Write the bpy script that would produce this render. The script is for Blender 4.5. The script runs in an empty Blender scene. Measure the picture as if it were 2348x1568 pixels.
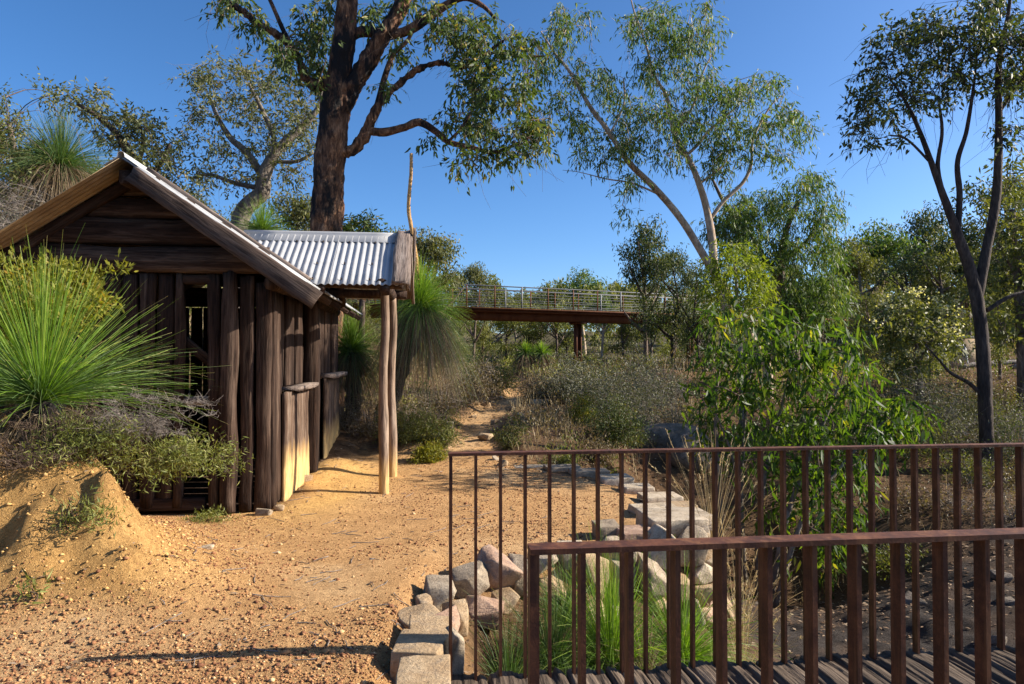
import bpy, bmesh, math
import numpy as np
from mathutils import Vector, Matrix

# ------------------------------------------------------------------ camera, sky, sun, exposure
scene = bpy.context.scene
EYE, PITCH = 1.6, math.radians(1.06)
cam_data = bpy.data.cameras.new("camera"); cam = bpy.data.objects.new("camera", cam_data)
scene.collection.objects.link(cam)
cam_data.sensor_width = 36.0; cam_data.lens = 24.0; cam_data.clip_start = 0.05; cam_data.clip_end = 5000
cam.location = (0, 0, EYE); cam.rotation_euler = (math.pi / 2 + PITCH, 0, 0)
scene.camera = cam
scene.render.resolution_x, scene.render.resolution_y = 1024, 684

SUN_EL = math.radians(29.0); SUN_AZ = math.radians(4.0)      # azimuth measured from +X towards +Y
world = bpy.data.worlds.new("World"); scene.world = world; world.use_nodes = True
wn = world.node_tree.nodes; wl = world.node_tree.links
sky = wn.new('ShaderNodeTexSky'); sky.sky_type = 'NISHITA'; sky.sun_disc = False
sky.sun_elevation = SUN_EL; sky.sun_rotation = math.pi / 2 - SUN_AZ
sky.altitude = 300; sky.air_density = 0.75; sky.dust_density = 1.3; sky.ozone_density = 4.5
hs = wn.new('ShaderNodeHueSaturation'); hs.inputs['Saturation'].default_value = 1.16      # clear, deep blue Australian sky
wl.new(sky.outputs[0], hs.inputs['Color']); wl.new(hs.outputs[0], wn['Background'].inputs[0]); wn['Background'].inputs[1].default_value = 0.098
sd = bpy.data.lights.new("sun", 'SUN'); sd.energy = 5.0; sd.angle = math.radians(0.53); sd.color = (1.0, 0.90, 0.76)
sun = bpy.data.objects.new("sun", sd); scene.collection.objects.link(sun)
sdir = Vector((math.cos(SUN_EL) * math.cos(SUN_AZ), math.cos(SUN_EL) * math.sin(SUN_AZ), math.sin(SUN_EL)))
sun.rotation_euler = (-sdir).to_track_quat('-Z', 'Y').to_euler(); sun.location = (20, 0, 20)
vs = scene.view_settings; vs.view_transform = 'Standard'; vs.look = 'None'; vs.gamma = 1.0
vs.use_curve_mapping = False; vs.exposure = 1.12

# ------------------------------------------------------------------ helpers
rng = np.random.default_rng(11)
A = np.array
FPX, CX, CY = 1565.0, 1174.0, 784.0           # measured picture coordinates (2348 wide) -> viewing direction
def ray(x, y):
    u = (x - CX) / FPX; v = -(y - CY) / FPX
    return A([u, math.cos(PITCH) - v * math.sin(PITCH), math.sin(PITCH) + v * math.cos(PITCH)])
def P(x, y, Y):
    d = ray(x, y); return d * (Y / d[1]) + A([0, 0, EYE])
def G(x, y, z=0.0):
    d = ray(x, y); return d * ((z - EYE) / d[2]) + A([0, 0, EYE])
def pxm(Y): return Y / FPX                    # metres per measured pixel at distance Y

def _h(ix, iy, iz):
    n = (ix * 374761393 + iy * 668265263 + iz * 2147483647 + 1274126177) & 0xffffffff
    n = ((n ^ (n >> 13)) * 1274126177) & 0xffffffff
    return ((n ^ (n >> 16)) & 0xffff) / 65535.0
def vnoise(p):
    p = np.asarray(p, float); i = np.floor(p).astype(np.int64); f = p - i; f = f * f * (3 - 2 * f)
    r = 0
    for dx in (0, 1):
        for dy in (0, 1):
            for dz in (0, 1):
                w = (f[..., 0] if dx else 1 - f[..., 0]) * (f[..., 1] if dy else 1 - f[..., 1]) * (f[..., 2] if dz else 1 - f[..., 2])
                r = r + w * _h(i[..., 0] + dx, i[..., 1] + dy, i[..., 2] + dz)
    return r * 2 - 1
def fbm(p, o=4):
    p = np.asarray(p, float); r = 0; a = 1.0; t = 0
    for k in range(o):
        r = r + a * vnoise(p * 2 ** k + 17.3 * k); t += a; a *= 0.5
    return r / t
def fbm2(x, y, s, o=4, z=0.0):
    return fbm(np.stack([np.asarray(x) * s, np.asarray(y) * s, np.zeros_like(x) + z], -1), o)
def ss(t): t = np.clip(t, 0, 1); return t * t * (3 - 2 * t)
def unit(v): return v / np.maximum(np.linalg.norm(v, axis=-1, keepdims=True), 1e-9)

def mesh(name, V, faces, mat=None, smooth=False, attr=None, col=None, uvmat=None):
    """faces: list of index arrays (n,3)/(n,4)"""
    V = np.asarray(V, np.float32); me = bpy.data.meshes.new(name)
    me.vertices.add(len(V)); me.vertices.foreach_set('co', V.ravel())
    faces = [np.asarray(f, np.int32) for f in faces if len(f)]
    tot = np.concatenate([np.full(len(f), f.shape[1], np.int32) for f in faces])
    idx = np.concatenate([f.ravel() for f in faces])
    st = np.concatenate([[0], np.cumsum(tot)[:-1]]).astype(np.int32)
    me.loops.add(len(idx)); me.loops.foreach_set('vertex_index', idx)
    me.polygons.add(len(tot)); me.polygons.foreach_set('loop_start', st)
    try: me.polygons.foreach_set('loop_total', tot)
    except Exception: pass
    if smooth: me.polygons.foreach_set('use_smooth', np.ones(len(tot), bool))
    if attr is not None:
        at = me.attributes.new('rnd', 'FLOAT', 'POINT'); at.data.foreach_set('value', np.asarray(attr, np.float32))
    if col is not None:
        at = me.attributes.new('Col', 'FLOAT_COLOR', 'POINT')
        c4 = np.ones((len(V), 4), np.float32); c4[:, :col.shape[1]] = col; at.data.foreach_set('color', c4.ravel())
    me.update(calc_edges=True); me.validate()
    for m in (mat if isinstance(mat, list) else [mat]):
        if m: me.materials.append(m)
    return me
def link(name, me, parent=None, loc=None, rot=None):
    o = bpy.data.objects.new(name, me); scene.collection.objects.link(o)
    if parent: o.parent = parent
    if loc is not None: o.location = [float(t) for t in loc]
    if rot is not None:
        if isinstance(rot, Matrix): o.rotation_euler = rot.to_euler()
        else: o.rotation_euler = rot
    return o
def thing(name, label, cat, loc=(0, 0, 0), rotz=0.0, group=None):
    o = bpy.data.objects.new(name, None); scene.collection.objects.link(o)
    o.location = [float(t) for t in loc]; o.rotation_euler = (0, 0, rotz); o.empty_display_size = 0.1
    return tag(o, label, cat, group)
def tag(o, label=None, cat=None, group=None, kind=None):
    if label: o['label'] = label
    if cat: o['category'] = cat
    if group: o['group'] = group
    if kind: o['kind'] = kind
    return o
class MB:
    def __init__(s): s.V = []; s.T = []; s.Q = []; s.R = []; s.n = 0
    def add(s, V, T=None, Q=None, r=None):
        V = np.asarray(V, float).reshape(-1, 3)
        if T is not None and len(T): s.T.append(np.asarray(T) + s.n)
        if Q is not None and len(Q): s.Q.append(np.asarray(Q) + s.n)
        s.R.append(np.zeros(len(V)) if r is None else np.broadcast_to(r, len(V)))
        s.V.append(V); s.n += len(V); return s
    def box(s, c, d):
        x, y, z = [t / 2 for t in d]; c = A(c)
        v = A([(i, j, k) for k in (-z, z) for j in (-y, y) for i in (-x, x)]) + c
        return s.add(v, Q=[(0, 2, 3, 1), (4, 5, 7, 6), (0, 1, 5, 4), (2, 6, 7, 3), (0, 4, 6, 2), (1, 3, 7, 5)])
    def mesh(s, name, mat, smooth=False, off=None):
        V = np.concatenate(s.V)
        if off is not None: V = V - A(off)
        f = []
        if s.T: f.append(np.concatenate(s.T))
        if s.Q: f.append(np.concatenate(s.Q))
        return mesh(name, V, f, mat, smooth, attr=np.concatenate(s.R))

def grid_faces(n, m, wrap=False):
    i, j = np.meshgrid(np.arange(n - 1), np.arange(m if wrap else m - 1), indexing='ij')
    j2 = (j + 1) % m if wrap else j + 1
    return np.stack([i * m + j, i * m + j2, (i + 1) * m + j2, (i + 1) * m + j], -1).reshape(-1, 4)
def tube(path, rad, sides=10, bump=0.0, bs=3.0, seed=0.0, caps=True):
    path = np.asarray(path, float); n = len(path); rad = np.broadcast_to(rad, n)
    T = np.gradient(path, axis=0); T = unit(T)
    ref = A([1.0, 0, 0]) if abs(T[0, 0]) < 0.8 else A([0, 1.0, 0])
    u = np.cross(T[0], ref); u /= np.linalg.norm(u); V = []
    a = np.linspace(0, 2 * math.pi, sides, endpoint=False)
    for k in range(n):
        u = u - T[k] * np.dot(u, T[k]); u /= np.linalg.norm(u); w = np.cross(T[k], u)
        V.append(path[k] + rad[k] * (np.cos(a)[:, None] * u + np.sin(a)[:, None] * w))
    V = np.concatenate(V)
    if bump:
        c = np.repeat(path, sides, 0); d = V - c
        q = V * A([bs, bs, bs * 0.45]) + seed
        V = c + d * (1 + bump * (fbm(q, 3) + 0.5 * vnoise(q * 5)))[:, None]
    Q = grid_faces(n, sides, True); T3 = []
    if caps:
        V = np.concatenate([V, path[[0, -1]]]); b = n * sides; j = np.arange(sides); k = (j + 1) % sides
        T3 = np.concatenate([np.stack([k, j, j * 0 + b], 1), np.stack([j + b - sides, k + b - sides, j * 0 + b + 1], 1)])
    return V, T3, Q
def spline(pts, n):
    """Catmull-Rom through rows of pts (any width)"""
    pts = np.asarray(pts, float); m = len(pts)
    if m < 3:
        t = np.linspace(0, 1, n)[:, None]; return pts[0] * (1 - t) + pts[-1] * t
    p = np.concatenate([[2 * pts[0] - pts[1]], pts, [2 * pts[-1] - pts[-2]]])
    t = np.linspace(0, m - 1 - 1e-6, n); i = t.astype(int); f = (t - i)[:, None]
    a, b, c, d = p[i], p[i + 1], p[i + 2], p[i + 3]
    return 0.5 * (2 * b + (c - a) * f + (2 * a - 5 * b + 4 * c - d) * f ** 2 + (3 * b - a - 3 * c + d) * f ** 3)
def tubes_batch(Pt, R, sides=3):
    """Pt (N,k,3), R (N,k)"""
    N, k, _ = Pt.shape
    T = unit(np.gradient(Pt, axis=1)); ref = np.where(np.abs(T[:, :1, 2:3]) > 0.8, A([1., 0, 0]), A([0, 0, 1.]))
    u = unit(np.cross(T, np.broadcast_to(ref, T.shape))); w = np.cross(T, u)
    a = np.linspace(0, 2 * math.pi, sides, endpoint=False)
    V = Pt[:, :, None] + R[:, :, None, None] * (np.cos(a)[:, None] * u[:, :, None] + np.sin(a)[:, None] * w[:, :, None])
    Q = grid_faces(k, sides, True)
    Q = (Q[None] + (np.arange(N) * k * sides)[:, None, None]).reshape(-1, 4)
    return V.reshape(-1, 3), Q
def ribbons(Pt, W, side):
    N, k, _ = Pt.shape
    V = np.stack([Pt - side * W[..., None], Pt + side * W[..., None]], 2).reshape(-1, 3)
    Q = grid_faces(k, 2); Q = (Q[None] + (np.arange(N) * k * 2)[:, None, None]).reshape(-1, 4)
    return V, Q
def rand_dirs(n, r=rng): return unit(r.normal(size=(n, 3)))
def leaves(p, d, L, W, r=rng, simple=False, sickle=0.25):
    """lanceolate leaves: base p, direction d; L, W arrays"""
    n = len(p); d = unit(d); L = np.broadcast_to(L, n)[:, None]; W = np.broadcast_to(W, n)[:, None]
    s = unit(np.cross(d, rand_dirs(n, r))); nn = np.cross(s, d)
    if simple:
        V = np.stack([p, p + d * L * .45 + s * W * .5, p + d * L + nn * L * .08, p + d * L * .45 - s * W * .5], 1).reshape(-1, 3)
        return V, None, np.arange(n)[:, None] * 4 + A([[0, 1, 2, 3]])
    b = (r.random((n, 1)) - .5) * 2 * sickle * L; c = (r.random((n, 1)) - .3) * .3 * L
    m1 = p + d * L * .3 + s * b * .12 + nn * c * .1; m2 = p + d * L * .66 + s * b * .45 + nn * c * .42
    V = np.stack([p, m1 - s * W * .5, m1 + s * W * .5, m2 - s * W * .36, m2 + s * W * .36, p + d * L + s * b + nn * c], 1).reshape(-1, 3)
    k = np.arange(n)[:, None] * 6
    T = np.concatenate([k + A([[0, 2, 1]]), k + A([[3, 4, 5]])]); Q = k + A([[1, 2, 4, 3]])
    return V, T, Q

# ------------------------------------------------------------------ materials
class NT:
    def __init__(s, name):
        s.m = bpy.data.materials.new(name); s.m.use_nodes = True; s.t = s.m.node_tree
        s.b = s.t.nodes['Principled BSDF']; s.o = s.t.nodes['Material Output']
    def n(s, typ, **k):
        x = s.t.nodes.new(typ)
        for a, v in k.items(): setattr(x, a, v)
        return x
    def l(s, a, b): s.t.links.new(a, b)
    def coord(s, kind='Object', scale=(1, 1, 1), rnd=True):
        c = s.n('ShaderNodeTexCoord'); mp = s.n('ShaderNodeMapping'); mp.inputs['Scale'].default_value = scale
        s.l(c.outputs[kind], mp.inputs['Vector'])
        if rnd:
            oi = s.n('ShaderNodeObjectInfo'); mu = s.n('ShaderNodeMath', operation='MULTIPLY'); mu.inputs[1].default_value = 37.0
            s.l(oi.outputs['Random'], mu.inputs[0]); s.l(mu.outputs[0], mp.inputs['Location'])
        return mp.outputs[0]
    def noise(s, vec, scale=5.0, detail=6.0, rough=.6, dist=0.0):
        x = s.n('ShaderNodeTexNoise'); x.inputs['Scale'].default_value = scale; x.inputs['Detail'].default_value = detail
        x.inputs['Roughness'].default_value = rough; x.inputs['Distortion'].default_value = dist
        s.l(vec, x.inputs['Vector']); return x.outputs['Fac']
    def ramp(s, fac, stops):
        x = s.n('ShaderNodeValToRGB'); cr = x.color_ramp
        while len(cr.elements) < len(stops): cr.elements.new(0.5)
        for e, (p, c) in zip(cr.elements, stops):
            e.position = p; e.color = (*c, 1) if len(c) == 3 else c
        s.l(fac, x.inputs[0]); return x.outputs[0]
    def mix(s, fac, a, b, mode='MIX'):
        x = s.n('ShaderNodeMix', data_type='RGBA', blend_type=mode)
        if isinstance(fac, (int, float)): x.inputs[0].default_value = fac
        else: s.l(fac, x.inputs[0])
        for k, v in ((6, a), (7, b)):
            if isinstance(v, tuple): x.inputs[k].default_value = (*v, 1)
            else: s.l(v, x.inputs[k])
        return x.outputs[2]
    def math(s, op, a, b=None, clamp=False):
        x = s.n('ShaderNodeMath', operation=op); x.use_clamp = clamp
        for k, v in ((0, a), (1, b)):
            if v is None: continue
            if isinstance(v, (int, float)): x.inputs[k].default_value = v
            else: s.l(v, x.inputs[k])
        return x.outputs[0]
    def bump(s, h, strength=.4, dist=.01):
        x = s.n('ShaderNodeBump'); x.inputs['Strength'].default_value = strength; x.inputs['Distance'].default_value = dist
        s.l(h, x.inputs['Height']); s.l(x.outputs[0], s.b.inputs['Normal'])
    def base(s, c):
        if isinstance(c, tuple): s.b.inputs['Base Color'].default_value = (*c, 1)
        else: s.l(c, s.b.inputs['Base Color'])
    def rough(s, r, spec=.3, metal=0.0):
        s.b.inputs['Roughness'].default_value = r; s.b.inputs['Specular IOR Level'].default_value = spec
        s.b.inputs['Metallic'].default_value = metal
    def attr(s, name):
        x = s.n('ShaderNodeAttribute'); x.attribute_name = name; return x

def mat_wood(name, dark, mid, light, axis='z', stain=None, grain=1.0, contrast=.5):
    t = NT(name)
    sc = {'z': (1, 1, .07), 'x': (.07, 1, 1)}[axis]
    v = t.coord('Object', sc)
    g1 = t.noise(v, 9, 8, .65, .4); g2 = t.noise(v, 55 * grain, 4, .6)
    big = t.noise(t.coord('Object', {'z': (1, 1, .4), 'x': (.4, 1, 1)}[axis]), 3.5, 4, .6)
    c = t.ramp(g1, [(.28, dark), (.5, mid), (.74, light)])
    c = t.mix(t.ramp(g2, [(.38, (1, 1, 1)), (.55, (0, 0, 0))]), c, tuple(x * .35 for x in dark), 'MIX') if False else t.mix(.75, c, t.ramp(g2, [(.36, (.25, .23, .22)), (.52, (1, 1, 1))]), 'MULTIPLY')
    c = t.mix(.7, c, t.ramp(big, [(.3, (.55, .52, .5)), (.7, (1.3, 1.28, 1.25))]), 'MULTIPLY')
    if stain:
        geo = t.n('ShaderNodeNewGeometry'); sx = t.n('ShaderNodeSeparateXYZ'); t.l(geo.outputs['Position'], sx.inputs[0])
        z = t.math('ADD', sx.outputs[2], t.math('MULTIPLY', t.math('SUBTRACT', t.noise(v, 5, 5, .6), .5), -.55))
        c = t.mix(t.ramp(z, [(stain[0], (1, 1, 1)), (stain[1], (0, 0, 0))]), c, t.ramp(g2, [(.3, (.34, .2, .07)), (.6, (.62, .42, .18))]))
    t.base(c); t.rough(.82, .2)
    t.bump(t.math('ADD', t.math('MULTIPLY', g1, .6), g2), .8, .012)
    return t.m
M = {}
M['wood'] = mat_wood('dark_split_timber', (.013, .007, .005), (.042, .023, .015), (.15, .105, .078))
M['wood_x'] = mat_wood('dark_slab_timber', (.035, .017, .010), (.10, .052, .028), (.20, .12, .07), 'x')
M['wood_stain'] = mat_wood('clay_stained_timber', (.045, .026, .018), (.11, .07, .048), (.24, .19, .15), stain=(.34, .62))
M['wood_grey'] = mat_wood('grey_weathered_timber', (.10, .075, .062), (.21, .165, .14), (.34, .29, .25))
M['wood_barge'] = mat_wood('brown_weathered_board', (.028, .018, .014), (.072, .050, .040), (.15, .115, .095))
M['wood_log'] = mat_wood('debarked_log', (.12, .075, .05), (.24, .17, .12), (.38, .30, .235), stain=(.12, .42))
M['deck'] = mat_wood('grooved_deck_timber', (.042, .030, .022), (.115, .086, .064), (.20, .155, .12), grain=1.2)

t = NT('rusted_steel'); v = t.coord('Object', (1, 1, 1)); n1 = t.noise(v, 14, 8, .7); n2 = t.noise(v, 160, 3, .6)
c = t.ramp(n1, [(.3, (.032, .011, .006)), (.5, (.078, .026, .012)), (.72, (.16, .058, .024))])
c = t.mix(.5, c, t.ramp(n2, [(.3, (.6, .55, .5)), (.7, (1.35, 1.3, 1.25))]), 'MULTIPLY')
n4 = t.noise(t.coord('Object', (1, 1, .08)), 30, 5, .65); c = t.mix(t.ramp(n4, [(.5, (0, 0, 0)), (.68, (.75, .75, .75))]), c, (.20, .085, .035)); t.base(c); t.rough(.66, .3); t.bump(n2, .4, .002); M['rust'] = t.m
t = NT('rusted_bridge_steel'); v = t.coord('Object', (1, 1, .3)); n1 = t.noise(v, 2.5, 8, .7)
t.base(t.ramp(n1, [(.3, (.07, .024, .012)), (.7, (.17, .065, .028))])); t.rough(.75, .2); M['rust_far'] = t.m
t = NT('galvanised_steel'); t.base((.20, .205, .21)); t.rough(.6, .3, .0); M['galv'] = t.m
t = NT('galvanised_iron'); v = t.coord('Object', (1, 1, 1)); n1 = t.noise(v, 3, 6, .7); n2 = t.noise(t.coord('Object', (6, 6, 1)), 4, 6, .7)
c = t.ramp(n1, [(.3, (.28, .285, .29)), (.7, (.42, .42, .42))])
c = t.mix(t.ramp(n2, [(.66, (0, 0, 0)), (.82, (1, 1, 1))]), c, (.36, .33, .30)); t.base(c); t.rough(.5, .5, .0); M['iron'] = t.m
t = NT('old_iron_underside'); v = t.coord('Object', (1, 1, 1)); n1 = t.noise(v, 4, 6, .7)
t.base(t.ramp(n1, [(.3, (.20, .13, .07)), (.7, (.42, .31, .18))])); t.rough(.6, .4, .2); M['iron_old'] = t.m
t = NT('concrete'); v = t.coord('Object'); t.base(t.ramp(t.noise(v, 6, 6), [(.3, (.30, .28, .25)), (.7, (.45, .43, .39))])); t.rough(.9, .2); M['concrete'] = t.m
t = NT('tan_render'); v = t.coord('Object'); t.base(t.ramp(t.noise(v, 4, 6), [(.3, (.35, .25, .15)), (.7, (.50, .38, .24))])); t.rough(.9, .2); M['tan'] = t.m
t = NT('white_paint'); v = t.coord('Object'); t.base(t.ramp(t.noise(v, 8, 5), [(.3, (.5, .5, .5)), (.7, (.75, .75, .74))])); t.rough(.6, .4); M['white'] = t.m

def mat_stone(name, a, b, c_, lichen=(.12, .11, .10)):
    t = NT(name); v = t.coord('Object'); n1 = t.noise(v, 6, 9, .7); n2 = t.noise(v, 70, 5, .7); n3 = t.noise(v, 13, 6, .65, .6)
    c = t.ramp(n1, [(.3, a), (.5, b), (.7, c_)])
    c = t.mix(t.ramp(n3, [(.54, (0, 0, 0)), (.68, (.8, .8, .8))]), c, lichen)
    c = t.mix(.55, c, t.ramp(n2, [(.32, (.5, .47, .44)), (.65, (1.3, 1.28, 1.25))]), 'MULTIPLY')
    t.base(c); t.rough(.88, .25); t.bump(t.math('ADD', t.math('MULTIPLY', n1, 2.0), n2), .9, .012); M[name] = t.m
mat_stone('stone_tan', (.27, .18, .10), (.38, .27, .16), (.48, .37, .24), (.24, .19, .14))
mat_stone('stone_pink', (.24, .145, .10), (.36, .235, .165), (.47, .34, .25), (.20, .15, .13))
mat_stone('stone_grey', (.19, .145, .10), (.31, .25, .18), (.43, .36, .27), (.13, .105, .085))
mat_stone('stone_pale', (.32, .25, .17), (.46, .38, .28), (.58, .50, .39), (.22, .175, .13))
mat_stone('boulder_dark', (.10, .08, .06), (.17, .14, .11), (.26, .22, .18), (.06, .052, .045))

def mat_bark(name, a, b, c_, sc=(1, 1, .22), s1=7, s2=30, char=None, bs=.9, bd=.03):
    t = NT(name); v = t.coord('Object', sc); n1 = t.noise(v, s1, 8, .65, .5); n2 = t.noise(v, s2, 5, .6)
    c = t.ramp(n1, [(.32, a), (.5, b), (.68, c_)])
    c = t.mix(.6, c, t.ramp(n2, [(.35, (.3, .28, .27)), (.6, (1.15, 1.12, 1.1))]), 'MULTIPLY')
    if char:
        n3 = t.noise(t.coord('Object', (1, 1, .35), False), 2.2, 6, .65)
        c = t.mix(t.ramp(n3, [(.47, (0, 0, 0)), (.56, (1, 1, 1))]), c, char)
    t.base(c); t.rough(.85, .25); t.bump(t.math('ADD', n1, t.math('MULTIPLY', n2, .6)), bs, bd); M[name] = t.m
mat_bark('bark_marri', (.030, .015, .009), (.17, .085, .047), (.38, .22, .125), (1, 1, .3), 13, 44, (.012, .010, .010), 1.0, .05)
mat_bark('bark_grey', (.10, .085, .07), (.20, .17, .14), (.33, .29, .24), (1, 1, .4), 6, 30)
mat_bark('bark_pale', (.30, .21, .14), (.45, .35, .25), (.58, .50, .40), (1, 1, .35), 3.5, 18, None, .4, .01)
mat_bark('bark_dark', (.030, .022, .019), (.065, .047, .038), (.12, .088, .068), (1, 1, .25), 9, 35)
mat_bark('bark_brown', (.07, .05, .04), (.15, .11, .085), (.24, .19, .15))
mat_bark('bark_black', (.008, .008, .008), (.02, .018, .017), (.05, .042, .036), (1, 1, 1), 12, 40)
mat_bark('spike_stem', (.30, .17, .06), (.50, .30, .12), (.62, .42, .20), (1, 1, .8), 26, 60)
mat_bark('twig_grey', (.13, .11, .095), (.22, .19, .165), (.34, .30, .27))
mat_bark('twig_brown', (.06, .04, .03), (.11, .075, .055), (.17, .12, .09))

def mat_leaf(name, stops, trans=.35, tcol=(1.6, 1.6, .5), rough=.55, spec=.28):
    t = NT(name); a = t.attr('rnd'); c = t.ramp(a.outputs['Fac'], stops)
    t.base(c); t.rough(rough, spec)
    tr = t.n('ShaderNodeBsdfTranslucent'); t.l(t.mix(1.0, c, tcol, 'MULTIPLY'), tr.inputs['Color'])
    mx = t.n('ShaderNodeMixShader'); mx.inputs[0].default_value = trans
    t.l(t.b.outputs[0], mx.inputs[1]); t.l(tr.outputs[0], mx.inputs[2]); t.l(mx.outputs[0], t.o.inputs['Surface']); M[name] = t.m
mat_leaf('leaf_marri', [(0, (0.032, 0.055, 0.017)), (.5, (0.070, 0.109, 0.029)), (.965, (0.145, 0.181, 0.043)), (1, (0.319, 0.246, 0.072))], .30)
mat_leaf('leaf_grey', [(0, (0.057, 0.071, 0.032)), (.5, (0.115, 0.129, 0.052)), (.965, (0.196, 0.190, 0.081)), (1, (0.230, 0.172, 0.069))], .28)
mat_leaf('leaf_gum', [(0, (.038, .075, .020)), (.5, (.085, .140, .036)), (.95, (.150, .205, .055)), (1, (.22, .23, .06))], .32)
mat_leaf('leaf_dark', [(0, (0.025, 0.038, 0.016)), (.5, (0.059, 0.084, 0.028)), (.965, (0.131, 0.148, 0.045)), (1, (0.209, 0.191, 0.052))], .25)
mat_leaf('leaf_sapling', [(0, (.022, .050, .010)), (.5, (.055, .105, .018)), (.9, (.13, .185, .030)), (1, (.22, .21, .04))], .45, (1.7, 1.7, .4), .5, .22)
mat_leaf('leaf_bright', [(0, (.09, .13, .015)), (.5, (.16, .21, .025)), (1, (.26, .28, .04))], .45, (1.4, 1.4, .4))
mat_leaf('leaf_golden', [(0, (.09, .10, .012)), (.5, (.19, .19, .022)), (.965, (.29, .26, .035)), (1, (.36, .22, .04))], .35)
mat_leaf('leaf_heath', [(0, (0.089, 0.108, 0.025)), (.5, (0.164, 0.189, 0.044)), (1, (0.278, 0.265, 0.089))], .3)
mat_leaf('leaf_sage', [(0, (.07, .075, .05)), (.5, (.125, .13, .09)), (1, (.19, .19, .14))], .2)
mat_leaf('leaf_drybrush', [(0, (.09, .065, .035)), (.5, (.17, .125, .07)), (1, (.25, .20, .12))], .2)
mat_leaf('leaf_olive', [(0, (0.064, 0.079, 0.023)), (.5, (0.129, 0.144, 0.040)), (1, (0.230, 0.223, 0.064))], .3)
mat_leaf('needle_green', [(0, (0.069, 0.138, 0.019)), (.6, (0.163, 0.275, 0.035)), (.9, (0.312, 0.375, 0.075)), (1, (.40, .31, .13))], .35, (1.4, 1.5, .4), .5, .3)
mat_leaf('needle_deep', [(0, (0.038, 0.083, 0.027)), (.6, (0.090, 0.150, 0.045)), (.9, (0.210, 0.225, 0.090)), (1, (.40, .31, .13))], .3, (1.3, 1.4, .5), .5, .3)
mat_leaf('needle_dead', [(0, (.10, .065, .035)), (.5, (.20, .145, .085)), (1, (.33, .26, .17))], .2, (1.1, 1, .8), .7, .2)
mat_leaf('grass_dry', [(0, (.22, .16, .08)), (.5, (.36, .28, .15)), (1, (.50, .41, .24))], .3, (1.1, 1, .8), .7, .2)
mat_leaf('litter', [(0, (.07, .04, .022)), (.4, (.15, .09, .05)), (.8, (.27, .18, .11)), (1, (.42, .32, .22))], .1, (1, 1, 1), .7, .2)
mat_leaf('pebble', [(0, (0.108, 0.042, 0.022)), (.4, (0.264, 0.120, 0.054)), (.75, (0.432, 0.240, 0.102)), (1, (0.624, 0.432, 0.228))], .0, (1, 1, 1), .8, .25)
mat_leaf('clod', [(0, (.30, .16, .06)), (.5, (.50, .30, .11)), (1, (.64, .42, .18))], .0, (1, 1, 1), .9, .15)
mat_leaf('flower', [(0, (.5, .46, .28)), (1, (.7, .66, .45))], .3)

# ------------------------------------------------------------------ ground
def sdpoly(poly, x, y):
    """signed distance to polygon, negative inside"""
    p = A(poly, float) if False else np.asarray(poly, float); q = np.roll(p, -1, 0)
    x = np.asarray(x, float); y = np.asarray(y, float); d = np.full(x.shape, 1e9); ins = np.zeros(x.shape, bool)
    for (ax, ay), (bx, by) in zip(p, q):
        ex, ey = bx - ax, by - ay; t = np.clip(((x - ax) * ex + (y - ay) * ey) / (ex * ex + ey * ey + 1e-12), 0, 1)
        d = np.minimum(d, np.hypot(x - ax - t * ex, y - ay - t * ey))
        if ay != by:
            c = ((ay > y) != (by > y)) & (x < ex * (y - ay) / (by - ay) + ax); ins ^= c
    return np.where(ins, -d, d)
GULLY = [(-.40, 3.0), (-.36, 3.7), (-.38, 4.3), (-.22, 4.75), (.15, 5.15), (.65, 5.5), (1.1, 5.78), (1.5, 6.1), (1.8, 6.6), (1.6, 7.4), (1.3, 8.6),
         (.75, 9.3), (.2, 9.8), (.05, 11), (-.2, 14), (.3, 18), (1.0, 24), (4, 32), (30, 40), (60, 30), (60, -3), (8, .6), (1.0, 1.7)]
MOUND = [(-7, 3.5), (-3.2, 3.75), (-2.25, 4.05), (-2.15, 4.3), (-2.5, 4.9), (-2.85, 5.5), (-3.5, 6.1), (-5.3, 6.25), (-5.35, 12), (-40, 14), (-40, 2.0), (-9, 2.6)]
PATH = [(-6, 2), (-.36, 2), (-.36, 4.3), (.15, 5.15), (1.1, 5.78), (1.8, 6.6), (1.3, 8.6), (.2, 9.8), (-.25, 11), (-.42, 13), (-.25, 15.5), (.35, 18), (.75, 20.5), (.55, 23), (.3, 27), (-.3, 27), (-.15, 23), (-.1, 20.5), (-.55, 18), (-1.0, 15.5), (-1.15, 13), (-1.3, 10.8), (-2.4, 11.2), (-2.4, 7.2), (-3.6, 6.6), (-2.2, 4.5), (-2.2, 3.9), (-6, 3.4)]
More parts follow.
